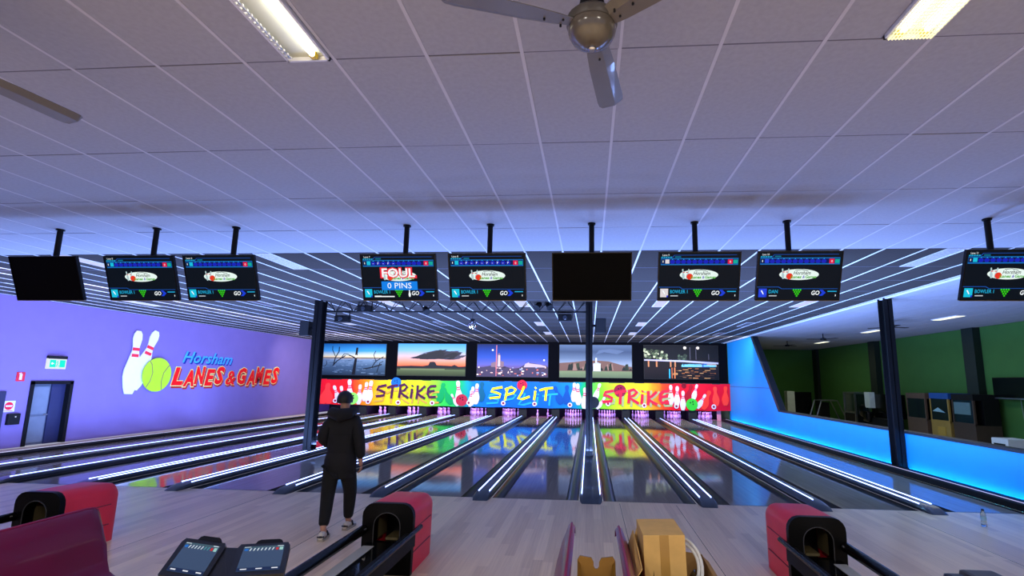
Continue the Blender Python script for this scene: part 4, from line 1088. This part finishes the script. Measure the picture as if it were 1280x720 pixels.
# twin-screen console
con = thing('scoring_console', 'twin-screen black scoring console on a pedestal at lower left', 'console', (-2.1, -5.6, 0))
O = Vector((-2.1, -5.6, 0))
CB = mat('console_black', '#121316', 0.35, var=0.08)
for side_, (BL, TL, TRc) in (('l', ((-2.40, -5.715, 0.838), (-2.485, -5.45, 0.94), (-2.175, -5.52, 0.941))), ('r', ((-1.957, -5.775, 0.866), (-2.085, -5.52, 0.939), (-1.83, -5.45, 0.941)))):
    BL, TL, TRc = Vector(BL) - O, Vector(TL) - O, Vector(TRc) - O
    exv = TRc - TL; eyv = TL - BL; nv = exv.cross(eyv).normalized()
    def cf(a, b, d, BL=BL, exv=exv, eyv=eyv, nv=nv): return BL + exv * a + eyv * b + nv * d
    tab = MB().prism([(-.02, -.02), (1.02, -.02), (1.03, .9), (.98, 1.02), (.02, 1.02), (-.03, .9)], cf, -0.03, 0.0)
    tb_ = tab.build('tablet', CB, con)
    MB().prism([(.3, 1.0), (.34, 1.11), (.40, 1.15), (.78, 1.15), (.84, 1.11), (.88, 1.0)], cf, -0.025, 0.0).build('top_tab', BLACKMT, tb_)
    scp = Print(cf, 0.0015)
    scp.rect(.1, .92, .1, .9, em('#44587a', 0.75), 1)
    scp.rect(.1, .92, .84, .9, em('#4c6878', 0.7), 2); scp.rect(.12, .25, .865, .88, em('#e8f4ff', .8), 3); scp.rect(.78, .9, .865, .885, em('#e8f4ff', .8), 3)
    scp.disc(.17, .785, .045, .04, em('#2a78d8', .7), 3, 12)
    for i in range(7): scp.poly([(.23 + i * .075, .74), (.25 + i * .075, .74), (.275 + i * .075, .83), (.25 + i * .075, .83)], em('#e0f0f8' if i < 5 or side_ == 'r' else '#58a8a8', .8), 3)
    scp.rect(.76, .81, .74, .82, em('#e03830', .7), 3); scp.rect(.83, .9, .73, .83, em('#b0e8e0', .7), 3)
    scp.stroke([(.1, .22), (.4, .19), (.92, .21)], .012, em('#486080', .5), 2)
    scp.rect(.1, .92, .1, .2, em('#24345c', 0.7), 2)
    for a in (.17, .46, .76): scp.rect(a, a + .12, .135, .165, em('#f0f4ff', .85), 3)
    scp.done('screen', tb_)
MB().add([tuple(Vector(p) - O) for p in ((-2.17, -5.53, 0.925), (-2.09, -5.53, 0.925), (-1.96, -5.785, 0.845), (-2.085, -5.795, 0.825), (-2.17, -5.53, 0.88), (-2.09, -5.53, 0.88), (-1.96, -5.785, 0.79), (-2.085, -5.795, 0.79))], [(0, 1, 2, 3), (4, 7, 6, 5), (0, 4, 5, 1), (1, 5, 6, 2), (2, 6, 7, 3), (3, 7, 4, 0)]).build('centre_body', CB, con)
MB().bbox(-0.07, 0.07, -0.12, 0.02, 0.0, 0.82, 0.015).build('pedestal', CB, con)
MB().bbox(-0.2, 0.2, -0.3, 0.12, 0.0, 0.02, 0.008).build('base_plate', BLACK, con)
# second console: only its top shows at the lower right
c2 = thing('scoring_console', 'black scoring console whose top edge shows at the lower right', 'console', (2.0, -5.4, 0))
MB().bbox(-0.145, -0.02, -0.34, 0.0, 0.84, 0.905, 0.02).build('tablet', CB, c2)
MB().bbox(-0.05, 0.13, -0.3, 0.02, 0.86, 0.92, 0.02).build('tablet', mat('console_grey', '#35363a', 0.4), c2)
MB().bbox(-0.07, 0.07, -0.2, -0.06, 0.0, 0.86, 0.015).build('pedestal', CB, c2)
MB().bbox(-0.2, 0.2, -0.35, 0.1, 0.0, 0.02, 0.008).build('base_plate', BLACK, c2)

# cartons on the seat
CARD = mat('cardboard', '#d8ae68', 0.8, var=0.06, scale=12)
CARDI = mat('cardboard_inner', '#a07a48', 0.85, var=0.08, scale=12)
CARDK = mat('cardboard_ink', '#3a2a18', 0.8)
TAPE = mat('parcel_tape', '#b48a48', 0.3, coat=0.1)
ob = thing('open_carton', 'open brown carton with torn flaps on the purple seat', 'carton', (0.475, -4.86, 0.385))
def sheet(pts, th, M, name, parent):
    a, b, c = (Vector(p) for p in pts[:3]); nrm = (b - a).cross(c - a).normalized() * th
    n = len(pts)
    q = MB().add([Vector(p) for p in pts] + [Vector(p) + nrm for p in pts], [tuple(range(n)), tuple(reversed(range(n, 2 * n)))] + [(i, (i + 1) % n, n + (i + 1) % n, n + i) for i in range(n)])
    return q.build(name, M, parent)
MB().box(-0.22, 0.25, -0.34, 0.30, 0.0, 0.008).build('base', CARDI, ob)
sheet([(-0.22, -0.34, 0), (-0.22, 0.30, 0), (-0.25, 0.30, 0.36), (-0.25, -0.0, 0.345), (-0.245, -0.34, 0.325)], 0.006, CARDI, 'side_wall', ob)
sheet([(0.25, -0.34, 0), (0.25, 0.30, 0), (0.27, 0.30, 0.30), (0.27, -0.34, 0.275)], 0.006, CARDI, 'side_wall', ob)
sheet([(-0.22, 0.30, 0), (0.25, 0.30, 0), (0.27, 0.30, 0.30), (-0.25, 0.30, 0.36)], 0.006, CARDI, 'end_wall', ob)
sheet([(-0.22, -0.34, 0), (0.25, -0.34, 0), (0.27, -0.34, 0.275), (-0.245, -0.34, 0.325)], 0.006, CARDI, 'end_wall', ob)
sheet([(-0.25, -0.3, 0.33), (-0.25, 0.28, 0.365), (-0.22, 0.26, 0.46), (-0.21, -0.02, 0.42), (-0.21, -0.28, 0.38)], 0.005, CARD, 'flap', ob)
sheet([(-0.22, 0.30, 0.355), (0.1, 0.30, 0.335), (0.08, 0.36, 0.43), (-0.18, 0.36, 0.46)], 0.005, CARD, 'flap', ob)
sheet([(0.27, -0.32, 0.275), (0.27, 0.28, 0.30), (0.31, 0.24, 0.27), (0.33, -0.3, 0.22)], 0.005, CARDI, 'flap', ob)
sheet([(-0.22, -0.34, 0.32), (0.27, -0.34, 0.275), (0.31, -0.42, 0.25), (-0.16, -0.43, 0.27)], 0.005, CARD, 'flap', ob)
cb = thing('closed_carton', 'closed tan carton with tape strip sitting in the open carton', 'carton', (0.447, -4.72, 0.402), 0.02)
cb.rotation_euler = (0, -0.035, 0.02)
bw, bd, bh = 0.137, 0.2, 0.505
cx0 = MB().bbox(-bw, bw, -bd, bd, 0.0, bh, 0.004).build('box', CARD, cb)
pc_ = Print(lambda a, b, d: (a, -bd - 0.0005 - d, b), 0.001)
pc_.rect(-0.03, 0.03, 0.0, bh, TAPE, 1)
pc_.poly([(-0.085, .2), (-0.07, .2), (-0.078, .29)], CARDK, 2); pc_.rect(-0.083, -0.072, .175, .195, CARDK, 2)
pc_.poly([(-0.09, .10), (-0.05, .10), (-0.07, .065)], CARDK, 2); pc_.poly([(-0.082, .096), (-0.058, .096), (-0.07, .075)], CARD, 3)
pc_.rect(0.045, 0.125, .168, .172, CARDK, 2); pc_.rect(0.08, 0.125, .176, .179, CARDK, 2)
for a in (0.055, 0.098):
    pc_.rect(a, a + .033, .07, .125, CARDK, 2); pc_.rect(a + .006, a + .027, .078, .1, CARD, 3); pc_.rect(a + .01, a + .014, .105, .12, CARD, 3); pc_.rect(a + .02, a + .024, .105, .12, CARD, 3)
pc_.done('printed_marks', cb)
ho = thing('plastic_hose', 'clear plastic hose looped beside the tan carton', 'hose', (0, 0, 0))
HOSE = mat('clear_hose', '#d6d8dc', 0.15, var=0.03, coat=0.5)
def hose_pts(c, rx, rz, y0, y1, a0, a1):
    return [(c[0] + rx * math.cos(a0 + (a1 - a0) * t / 18), y0 + (y1 - y0) * t / 18, c[1] + rz * math.sin(a0 + (a1 - a0) * t / 18)) for t in range(19)]
MB().tube(hose_pts((0.575, 0.70), 0.115, 0.14, -4.62, -5.0, PI * 0.85, -PI * 0.55), 0.011, 8).build('outer_loop', HOSE, ho, True)
MB().tube(hose_pts((0.575, 0.70), 0.095, 0.11, -4.65, -4.95, PI * 0.85, -PI * 0.5), 0.011, 8).build('inner_loop', HOSE, ho, True)
BAG = mat('dark_plastic_bag', '#2e2a26', 0.2, var=0.4, scale=14, bump=1.0, coat=0.5)
bg = MB(); rnd = random.Random(2); vs = []; N1 = 10
for i in range(N1):
    for j in range(N1):
        vs.append((0.61 + 0.1 * i / (N1 - 1), -5.1 + 0.55 * j / (N1 - 1), 0.48 + 0.17 * math.sin(PI * i / (N1 - 1)) * math.sin(PI * j / (N1 - 1)) + rnd.uniform(-.015, .02)))
bgo = bg.add(vs, [(i * N1 + j, i * N1 + j + 1, (i + 1) * N1 + j + 1, (i + 1) * N1 + j) for i in range(N1 - 1) for j in range(N1 - 1)]).build('plastic_bag', BAG)
tag(bgo, 'crumpled dark plastic bag inside the open carton', 'bag')

# water bottle
bo = thing('water_bottle', 'small clear water bottle standing on the floor by the blue wall capping', 'bottle', (5.35, -0.78, 0))
PET = mat('clear_plastic', '#e8f4fa', 0.05, var=0, trans=0.9)
MB().lathe([(0.028, 0), (0.033, 0.006), (0.033, 0.07), (0.030, 0.08), (0.033, 0.09), (0.033, 0.15), (0.028, 0.175), (0.014, 0.2), (0.013, 0.21)], 16).build('body', PET, bo, True)
MB().lathe([(0.0338, 0.085), (0.0338, 0.135)], 16).build('bottle_label', mat('bottle_label_blue', '#9cc8dc', 0.4), bo, True)
MB().lathe([(0.016, 0.208), (0.016, 0.228), (0.013, 0.231)], 12).build('bottle_cap', mat('bottle_cap_dark', '#142430', 0.4), bo, True)

# ================================================================== GAMES ROOM BEYOND THE HALF WALL
def arcade(y, d, h, label, frame, fascia, kind):
    r = thing('arcade_cabinet', label, 'arcade cabinet', (12.85, y, 0), group='arcade cabinets in the games room')
    w_ = d / 2; x = -0.4
    MB().box(x, 0.4, -w_, w_, 0, 0.62).build('base', frame, r)
    MB().box(-0.1, 0.4, -w_, w_, 0.62, h - 0.2).build('rear_case', BLACKMT, r)
    MB().box(x, 0.4, -w_, w_, h - 0.2, h).build('marquee', fascia, r)
    for s in (-1, 1): MB().box(x, x + 0.06, s * w_ - (0.06 if s > 0 else 0), s * w_ + (0.06 if s < 0 else 0), 0.62, h - 0.2).build('corner_post', frame, r)
    MB().box(x - 0.01, x + 0.05, -w_, w_, 0.60, 0.68).build('shelf_rail', frame, r)
    MB().box(x + 0.01, x + 0.02, -w_ + 0.06, w_ - 0.06, 0.68, h - 0.2).build('window_glass', mat('arcade_glass', '#1c2426', 0.06, var=0.2, coat=0.6), r)
    if kind == 2:
        MB().add([(x + 0.1, w_ * .8, 0.95), (x + 0.1, -w_ * .7, 0.9), (x + 0.1, w_ * .1, 1.15)], [(0, 1, 2)]).add([(x - 0.0, w_ * .75, 0.98), (x - 0.0, -w_ * .6, 0.95), (x - 0.0, w_ * .15, 1.12)], [(0, 1, 2)]).build('prize_card', mat('pale_card', '#8fb8c4', 0.5), r)
        MB().box(x - 0.02, x, -w_ * .5, w_ * .3, 0.12, 0.45).build('coin_door', mat('arcade_yellow', '#b08a3a', 0.5), r)
    if kind == 3:
        MB().box(x - 0.005, x + 0.005, -w_ * .7, w_ * .8, 0.95, 1.35).build('screen_panel', mat('arcade_pale', '#5d7880', 0.3), r)
    return r
WOODF = mat('arcade_wood', '#5c463a', 0.5); YELF = mat('arcade_yellow_edge', '#9a7a3c', 0.5); BLUF = mat('arcade_blue', '#1c4a8c', 0.5)
arcade(12.15, 1.15, 1.6, 'brown arcade cabinet with glass front right of the column', WOODF, WOODF, 1)
arcade(10.85, 0.98, 1.63, 'blue and yellow arcade cabinet in the games room', YELF, BLUF, 2)
arcade(9.7, 1.0, 1.62, 'dark arcade cabinet with pale screen under the wall television', mat('arcade_brown', '#3e2e28', 0.5), BLACKMT, 3)
tvw = thing('wall_television', 'black television hung on the green wall of the games room', 'television', (13.2, 8.45, 1.5))
MB().bbox(-0.05, 0.0, -0.8, 0.8, 0.05, 0.68, 0.012).build('screen', BLACKGL, tvw); MB().box(-0.06, 0.0, -0.8, 0.8, 0.0, 0.04).build('lower_edge', STEEL, tvw); MB().box(0.0, 0.25, -0.2, 0.2, 0.2, 0.5).build('wall_bracket', BLACK, tvw)
MB().tube([(0.2, 0.1, 0.2), (0.2, 0.05, -0.6), (0.2, -0.1, -1.1)], 0.012, 6).build('cable', mat('grey_cable', '#6a7068', 0.5), tvw)
bx = thing('white_crate', 'white box on the floor at the right edge of the games room', 'box', (12.0, 7.3, 0)); MB().bbox(-0.3, 0.3, -0.3, 0.3, 0, 0.42, 0.02).build('body', WHITE, bx); MB().box(-0.31, -0.3, -0.2, 0.2, 0.2, 0.28).build('slot', BLACKMT, bx)
# racing machine and neighbours left of the column
rk = thing('racing_machine', 'black racing game machine with white side panel left of the column', 'arcade machine', (12.4, 14.3, 0))
MB().bbox(-0.3, 0.4, -0.75, 0.6, 0.0, 0.5, 0.06).build('seat_base', BLACKMT, rk); MB().bbox(-0.1, 0.5, -0.8, 0.7, 0.5, 1.5, 0.05).build('cabinet', BLACKGL, rk)
MB().box(-0.32, -0.1, 0.35, 0.75, 0.9, 1.57).build('white_panel', mat('panel_white', '#d8e0dc', 0.4), rk)
MB().lathe([(0.22, -0.04), (0.27, 0.0), (0.22, 0.04)], 18, (-0.35, 0.9, 0.75), (1, 0.2, 0)).build('wheel', BLACKGL, rk, True)
MB().bbox(-0.5, -0.2, 0.3, 0.7, 0.3, 0.75, 0.1).build('seat', BLACKGL, rk)
cr = thing('claw_machine', 'glass prize cabinet with pale metal frame in the games room', 'arcade machine', (12.5, 16.6, 0))
for sx in (-0.3, 0.3):
    for sy in (-0.5, 0.5): MB().box(sx - 0.035, sx + 0.035, sy - 0.035, sy + 0.035, 0, 1.53).build('frame_post', STEEL, cr)
MB().box(-0.33, 0.33, -0.53, 0.53, 1.47, 1.54).build('top', STEEL, cr); MB().box(-0.32, 0.32, -0.52, 0.52, 0.0, 0.55).build('base', BLACKMT, cr)
MB().box(-0.335, -0.325, -0.5, 0.5, 0.58, 0.66).build('front_rail', STEEL, cr)
MB().box(-0.3, 0.28, -0.48, 0.48, 0.56, 1.46).build('glass_box', mat('cabinet_glass', '#233028', 0.08, var=0.2), cr)
wp = MB().bbox(10.55, 10.95, 19.8, 20.2, 0.0, 1.49, 0.02).build('white_cabinet', mat('cabinet_white', '#c4c8c0', 0.5)); tag(wp, 'tall narrow white cabinet at the far end of the games room', 'cabinet')
bk = MB().bbox(11.05, 12.0, 20.2, 20.9, 0.0, 1.45, 0.03).build('dark_machine', BLACKGL); tag(bk, 'dark machine beside the tall white cabinet', 'arcade machine')
fr_ = thing('metal_stand', 'grey tubular stand in front of the green end wall', 'stand', (12.4, 19.5, 0))
for y in (-0.4, 0.4): MB().tube([(-0.75, y, 0), (-0.4, y, 1.05), (0.4, y, 1.05), (0.85, y, 0)], 0.035, 8).build('side_tube', STEEL, fr_, True)
MB().box(-0.42, 0.42, -0.4, 0.4, 1.02, 1.08).build('top_plate', STEEL, fr_)
MB().bbox(-0.4, 0.1, -0.2, 0.2, 0.0, 0.95, 0.04).build('body', BLACKMT, fr_)
for x, y, a in ((9.35, 7.9, .3), (9.35, 12.5, 1.0), (9.35, 16.2, .6)):
    n = {7.9: 'nearest', 12.5: 'middle', 16.2: 'farthest'}[y]
    f = thing('side_fan', '%s dark ceiling fan in the games room' % n, 'fan', (x, y, 3.68), a, group='fans in the games room')
    MB().tube([(0, 0, 0), (0, 0, CEIL - 3.68)], 0.02, 8).build('rod', BLACK, f); MB().lathe([(0.1, -0.03), (0.12, 0.03), (0.05, 0.06)], 14).build('motor', BLACK, f, True)
    for k in range(3):
        an = k * 2 * PI / 3
        MB().prism([(0.1, -0.05), (0.62, -0.07), (0.62, 0.07), (0.1, 0.05)], lambda a_, b_, d_, an=an: (a_ * math.cos(an) - b_ * math.sin(an), a_ * math.sin(an) + b_ * math.cos(an), d_), 0.0, 0.012).build('blade', BLACKMT, f)
area('added_games_room_fill', (10.4, 9.0, CEIL - 0.06), (10.4, 9.0, 0), 0.25, 6.0, 45, (0.9, 0.95, 0.85))  # added strip lamps, brighten the games room beyond its own battens
area('added_games_room_fill', (10.8, 17.5, CEIL - 0.06), (10.8, 17.5, 0), 0.25, 6.0, 40, (0.9, 1.0, 0.7))
for x, y, n in ((10.6, 7.2, 'nearest'), (10.6, 11.3, 'middle'), (11.2, 16.8, 'farthest')):
    l_ = thing('side_light', '%s white batten light on the games room ceiling' % n, 'ceiling light', (x, y, CEIL), group='lights in the games room')
    MB().box(-0.14, 0.14, -0.55, 0.55, -0.02, 0.0).build('frame', WHITE, l_); MB().box(-0.12, 0.12, -0.52, 0.52, -0.028, -0.02).build('diffuser', mat('batten_lit', '#f0f0d0', 0.5, emit=1.6 if n == 'nearest' else 0.8), l_)
gl = MB().bbox(XR + 0.2, XR + 0.23, 15.2, 15.26, 0.6, 2.2, 0.01).build('green_tube_light', mat('lime_tube', '#b8e820', 0.4, emit=3.0)); tag(gl, 'lime light behind the slanted post', 'light')

# ================================================================== PERSON
per = thing('person', 'person in black hoodie and trousers walking towards the lanes, seen from behind', 'person', (-3.21, -2.1, 0), math.radians(6))
SKIN = mat('skin', '#b98a74', 0.55, var=0.04)
CLOTH = mat('black_fleece', '#0b0c12', 0.85, var=0.15, scale=20)
CLOTH2 = mat('black_trouser', '#08080b', 0.9, var=0.15, scale=20)
HAIR = mat('black_hair', '#0b0a0b', 0.6, var=0.2, scale=60)
def skinned(name, verts, edges, radii, root, M, sub=2, extra=None):
    me = bpy.data.meshes.new(name + '_skeleton'); me.from_pydata(verts, edges, [])
    o = bpy.data.objects.new(name + '_skeleton', me); C.objects.link(o)
    md = o.modifiers.new('skin', 'SKIN'); md.use_smooth_shade = True; md.branch_smoothing = 0.3
    sd = o.modifiers.new('subdivision', 'SUBSURF'); sd.levels = sub; sd.render_levels = sub
    sv = me.skin_vertices[0].data
    for i, r_ in enumerate(radii):
        sv[i].radius = r_ if isinstance(r_, tuple) else (r_, r_)
        sv[i].use_root = (i == root)
    bpy.context.view_layer.update()
    dg = bpy.context.evaluated_depsgraph_get()
    me2 = bpy.data.meshes.new_from_object(o.evaluated_get(dg))
    bpy.data.objects.remove(o)
    if extra is not None:
        bm = bmesh.new(); bm.from_mesh(me2); t = bpy.data.meshes.new('t'); t.from_pydata(extra.v, [], extra.f); bm.from_mesh(t); bm.to_mesh(me2); bm.free(); bpy.data.meshes.remove(t)
    me2.name = name; me2.materials.clear(); me2.materials.append(M)
    me2.polygons.foreach_set('material_index', [0] * len(me2.polygons))
    me2.polygons.foreach_set('use_smooth', [True] * len(me2.polygons))
    ob_ = bpy.data.objects.new(name, me2); C.objects.link(ob_); ob_.parent = per
    return ob_
# joints (local: x right, y forward, z up)
J = {
    'pel': (0, 0.0, 0.93), 'spi': (0, 0.0, 1.12), 'che': (0, 0.01, 1.32), 'neb': (0, 0.0, 1.46), 'nek': (0, 0.02, 1.535), 'hd0': (-0.005, 0.035, 1.60), 'hd1': (-0.01, 0.03, 1.67), 'hd2': (-0.01, 0.02, 1.715),
    'nos': (-0.02, 0.15, 1.605),
    'rs': (0.16, 0.0, 1.40), 're': (0.225, -0.03, 1.13), 'rw': (0.235, 0.05, 0.87), 'rp': (0.235, 0.075, 0.79),
    'ls': (-0.16, 0.0, 1.40), 'le': (-0.235, -0.05, 1.13), 'lw': (-0.16, 0.16, 1.02), 'lp': (-0.11, 0.22, 1.0),
    'rh': (0.095, 0.01, 0.88), 'rk': (0.105, 0.12, 0.5), 'ra': (0.085, 0.17, 0.11), 'rt': (0.09, 0.3, 0.04),
    'lh': (-0.095, -0.01, 0.88), 'lk': (-0.085, -0.09, 0.5), 'la': (-0.045, -0.28, 0.115), 'lt': (-0.05, -0.16, 0.045),
}
RAD = {'pel': (.12, .09), 'spi': (.13, .1), 'che': (.12, .08), 'neb': (.055, .05), 'nek': .056, 'hd0': (.072, .09), 'hd1': (.078, .095), 'hd2': (.05, .06), 'nos': .012,
       'rs': .05, 're': .044, 'rw': .03, 'rp': (.036, .022), 'ls': .05, 'le': .044, 'lw': .03, 'lp': (.036, .022),
       'rh': .08, 'rk': .06, 'ra': .038, 'rt': .03, 'lh': .08, 'lk': .06, 'la': .038, 'lt': .03}
names = list(J)
E_ = [('pel', 'spi'), ('spi', 'che'), ('che', 'neb'), ('neb', 'nek'), ('nek', 'hd0'), ('hd0', 'hd1'), ('hd1', 'hd2'), ('hd0', 'nos'), ('che', 'rs'), ('rs', 're'), ('re', 'rw'), ('rw', 'rp'), ('che', 'ls'), ('ls', 'le'), ('le', 'lw'), ('lw', 'lp'),
      ('pel', 'rh'), ('rh', 'rk'), ('rk', 'ra'), ('ra', 'rt'), ('pel', 'lh'), ('lh', 'lk'), ('lk', 'la'), ('la', 'lt')]
fing = MB()
def fingers(palm, wrist, out):
    P_ = Vector(palm); d = (P_ - Vector(wrist)).normalized(); fwd = Vector((0, 1, 0)); fwd = (fwd - d * fwd.dot(d)).normalized(); inn = d.cross(fwd).normalized() * out
    for k, (o_, L_) in enumerate(((0.028, .075), (0.01, .085), (-0.009, .078), (-0.026, .06))):
        b = P_ + fwd * o_ + d * 0.01
        fing.tube([b, b + d * L_ * .45, b + d * L_ * .8 + inn * .018, b + d * L_ * .95 + inn * .04], 0.009, 7, rr=[.0095, .009, .008, .0065])
    b = P_ + fwd * 0.03 - d * 0.03
    fing.tube([b, b + fwd * .03 + d * .02, b + fwd * .035 + d * .055 + inn * .015], 0.01, 7, rr=[.011, .0105, .008])
fingers(J['rp'], J['rw'], -1); fingers(J['lp'], J['lw'], 1)
for s in (-1, 1):   # ears
    fing.lathe([(0.004, -0.012), (0.02, -0.008), (0.024, 0.0), (0.012, 0.006)], 10, (-0.008 + s * 0.082, 0.03, 1.615), (s, -0.35, 0))
skinned('body', [J[n] for n in names], [(names.index(a), names.index(b)) for a, b in E_], [RAD[n] for n in names], 0, SKIN, 2, fing)
for s in (-1, 1):
    MB().lathe([(0.002, 0.0), (0.012, 0.004), (0.012, 0.01), (0.002, 0.014)], 8, (-0.01 + s * 0.03, 0.105, 1.635), (0, 1, 0)).build('eye', mat('eye_dark', '#1a1412', 0.2), per, True)
MB().bbox(-0.035, 0.015, 0.108, 0.12, 1.562, 1.572, 0.003).build('mouth', mat('lip', '#8a4a44', 0.5), per)
# hair: cap over the back and top of the head
hv = []; hf = []; NU, NV = 20, 9
for j in range(NV):
    ph = PI * 0.60 * j / (NV - 1)
    for i in range(NU):
        th = 2 * PI * i / NU
        k = 1.0 if math.sin(th) < 0.35 else max(0.5, 1 - (math.sin(th) - 0.35) * 0.75)
        p_ = ph * k
        hv.append((-0.008 + 0.098 * math.sin(p_) * math.cos(th), 0.022 + 0.115 * math.sin(p_) * math.sin(th), 1.625 + 0.118 * math.cos(p_) + 0.004 * math.sin(5 * th + j)))
for j in range(NV - 1):
    for i in range(NU):
        hf.append((j * NU + i, j * NU + (i + 1) % NU, (j + 1) * NU + (i + 1) % NU, (j + 1) * NU + i))
MB().add(hv, hf).build('hair', HAIR, per, True)
# hoodie
jn = ['hem', 'wai', 'che', 'nck', 'rs', 're', 'rf', 'rc', 'ls', 'le', 'lc']
jv = [(0, 0.0, 0.78), (0, 0.0, 1.02), (0, 0.0, 1.27), (0, 0.0, 1.45), (0.165, -0.005, 1.385), (0.23, -0.035, 1.13), (0.24, 0.01, 0.98), (0.237, 0.045, 0.885), (-0.165, -0.005, 1.385), (-0.24, -0.055, 1.14), (-0.165, 0.15, 1.03)]
je = [(0, 1), (1, 2), (2, 3), (2, 4), (4, 5), (5, 6), (6, 7), (2, 8), (8, 9), (9, 10)]
jr = [(.195, .15), (.195, .15), (.19, .145), (.095, .09), .09, .076, .066, .056, .09, .08, .06]
skinned('hoodie', jv, je, jr, 1, CLOTH)
# hood lying on the shoulders
hd = MB()
hd.tube([(-0.10, 0.07, 1.50), (-0.135, -0.01, 1.49), (-0.11, -0.10, 1.465), (0.0, -0.15, 1.44), (0.11, -0.10, 1.465), (0.135, -0.01, 1.49), (0.10, 0.07, 1.50)], 0.06, 10, rr=[.035, .05, .068, .085, .068, .05, .035])
hd.build('hood', mat('hood_fleece', '#101116', 0.9, var=0.15, scale=20), per, True)
hb = MB(); hv = []
for z, sx in ((0.665, .94), (0.68, 1.0), (0.73, 1.0), (0.745, 1.06), (0.88, 1.06), (0.98, 0.93)):
    hv += [(0.185 * sx * math.cos(k * PI / 12), 0.15 * sx * math.sin(k * PI / 12), z) for k in range(24)]
hb.add(hv, [(i * 24 + k, i * 24 + (k + 1) % 24, (i + 1) * 24 + (k + 1) % 24, (i + 1) * 24 + k) for i in range(5) for k in range(24)]).build('hem_band', CLOTH, per, True)
tv_ = [(0, 0, 0.86), (0.10, 0.01, 0.74), (0.108, 0.12, 0.48), (0.095, 0.15, 0.27), (0.088, 0.165, 0.13), (-0.10, -0.02, 0.74), (-0.088, -0.10, 0.48), (-0.06, -0.2, 0.27), (-0.047, -0.27, 0.14)]
te = [(0, 1), (1, 2), (2, 3), (3, 4), (0, 5), (5, 6), (6, 7), (7, 8)]
skinned('trousers', tv_, te, [(.17, .13), .115, .088, .075, .06, .115, .088, .075, .06], 0, CLOTH2)
SHOE = mat('white_shoe', '#cfc8bd', 0.6, var=0.05); SOLE = mat('shoe_sole', '#a49c90', 0.6); STRAP = mat('shoe_strap', '#17171a', 0.5)
def shoe(x, y, rz, pitch, z0):
    hol = []; prof = [(-0.13, .030, .05, .075), (-0.11, .038, .055, .10), (-0.05, .040, .05, .105), (0.0, .043, .045, .085), (0.07, .048, .035, .06), (0.12, .040, .03, .045), (0.145, .02, .02, .035)]
    R = Matrix.Translation((x, y, z0)) @ Matrix.Rotation(rz, 4, 'Z') @ Matrix.Rotation(pitch, 4, 'X')
    def ring(yy, hw, zz0, zz1, n=10):
        return [R @ Vector((hw * math.cos(2 * PI * k / n), yy, (zz0 + zz1) / 2 + (zz1 - zz0) / 2 * math.sin(2 * PI * k / n))) for k in range(n)]
    vs = []; fs = []
    for yy, hw, _, top in prof: vs += ring(yy, hw, 0.018, top)
    n = 10
    for i in range(len(prof) - 1):
        for k in range(n): fs.append((i * n + k, i * n + (k + 1) % n, (i + 1) * n + (k + 1) % n, (i + 1) * n + k))
    fs += [tuple(range(n)), tuple(reversed(range((len(prof) - 1) * n, len(prof) * n)))]
    s = MB().add(vs, fs).build('shoe', SHOE, per, True)
    out = [(hw * sg * 1.03, yy) for yy, hw, _, _ in prof for sg in (1,)] + [(-hw * 1.03, yy) for yy, hw, _, _ in reversed(prof)]
    MB().prism(out, lambda a, b, d: R @ Vector((a, b, d)), 0.0, 0.024).build('sole', SOLE, s)
    MB().tube([R @ Vector((0.05, 0.0, 0.04)), R @ Vector((0.035, 0.0, 0.085)), R @ Vector((0, 0.0, 0.098)), R @ Vector((-0.035, 0.0, 0.085)), R @ Vector((-0.05, 0.0, 0.04))], 0.014, 6).build('strap', STRAP, s, True)
    MB().tube([R @ Vector((0.035, -0.115, 0.05)), R @ Vector((0.0, -0.137, 0.055)), R @ Vector((-0.035, -0.115, 0.05))], 0.012, 6).build('heel_tab', STRAP, s, True)
shoe(-0.05, -0.23, 0.1, math.radians(-0.0), 0.0)
shoe(0.088, 0.22, -0.1, math.radians(0), 0.0)
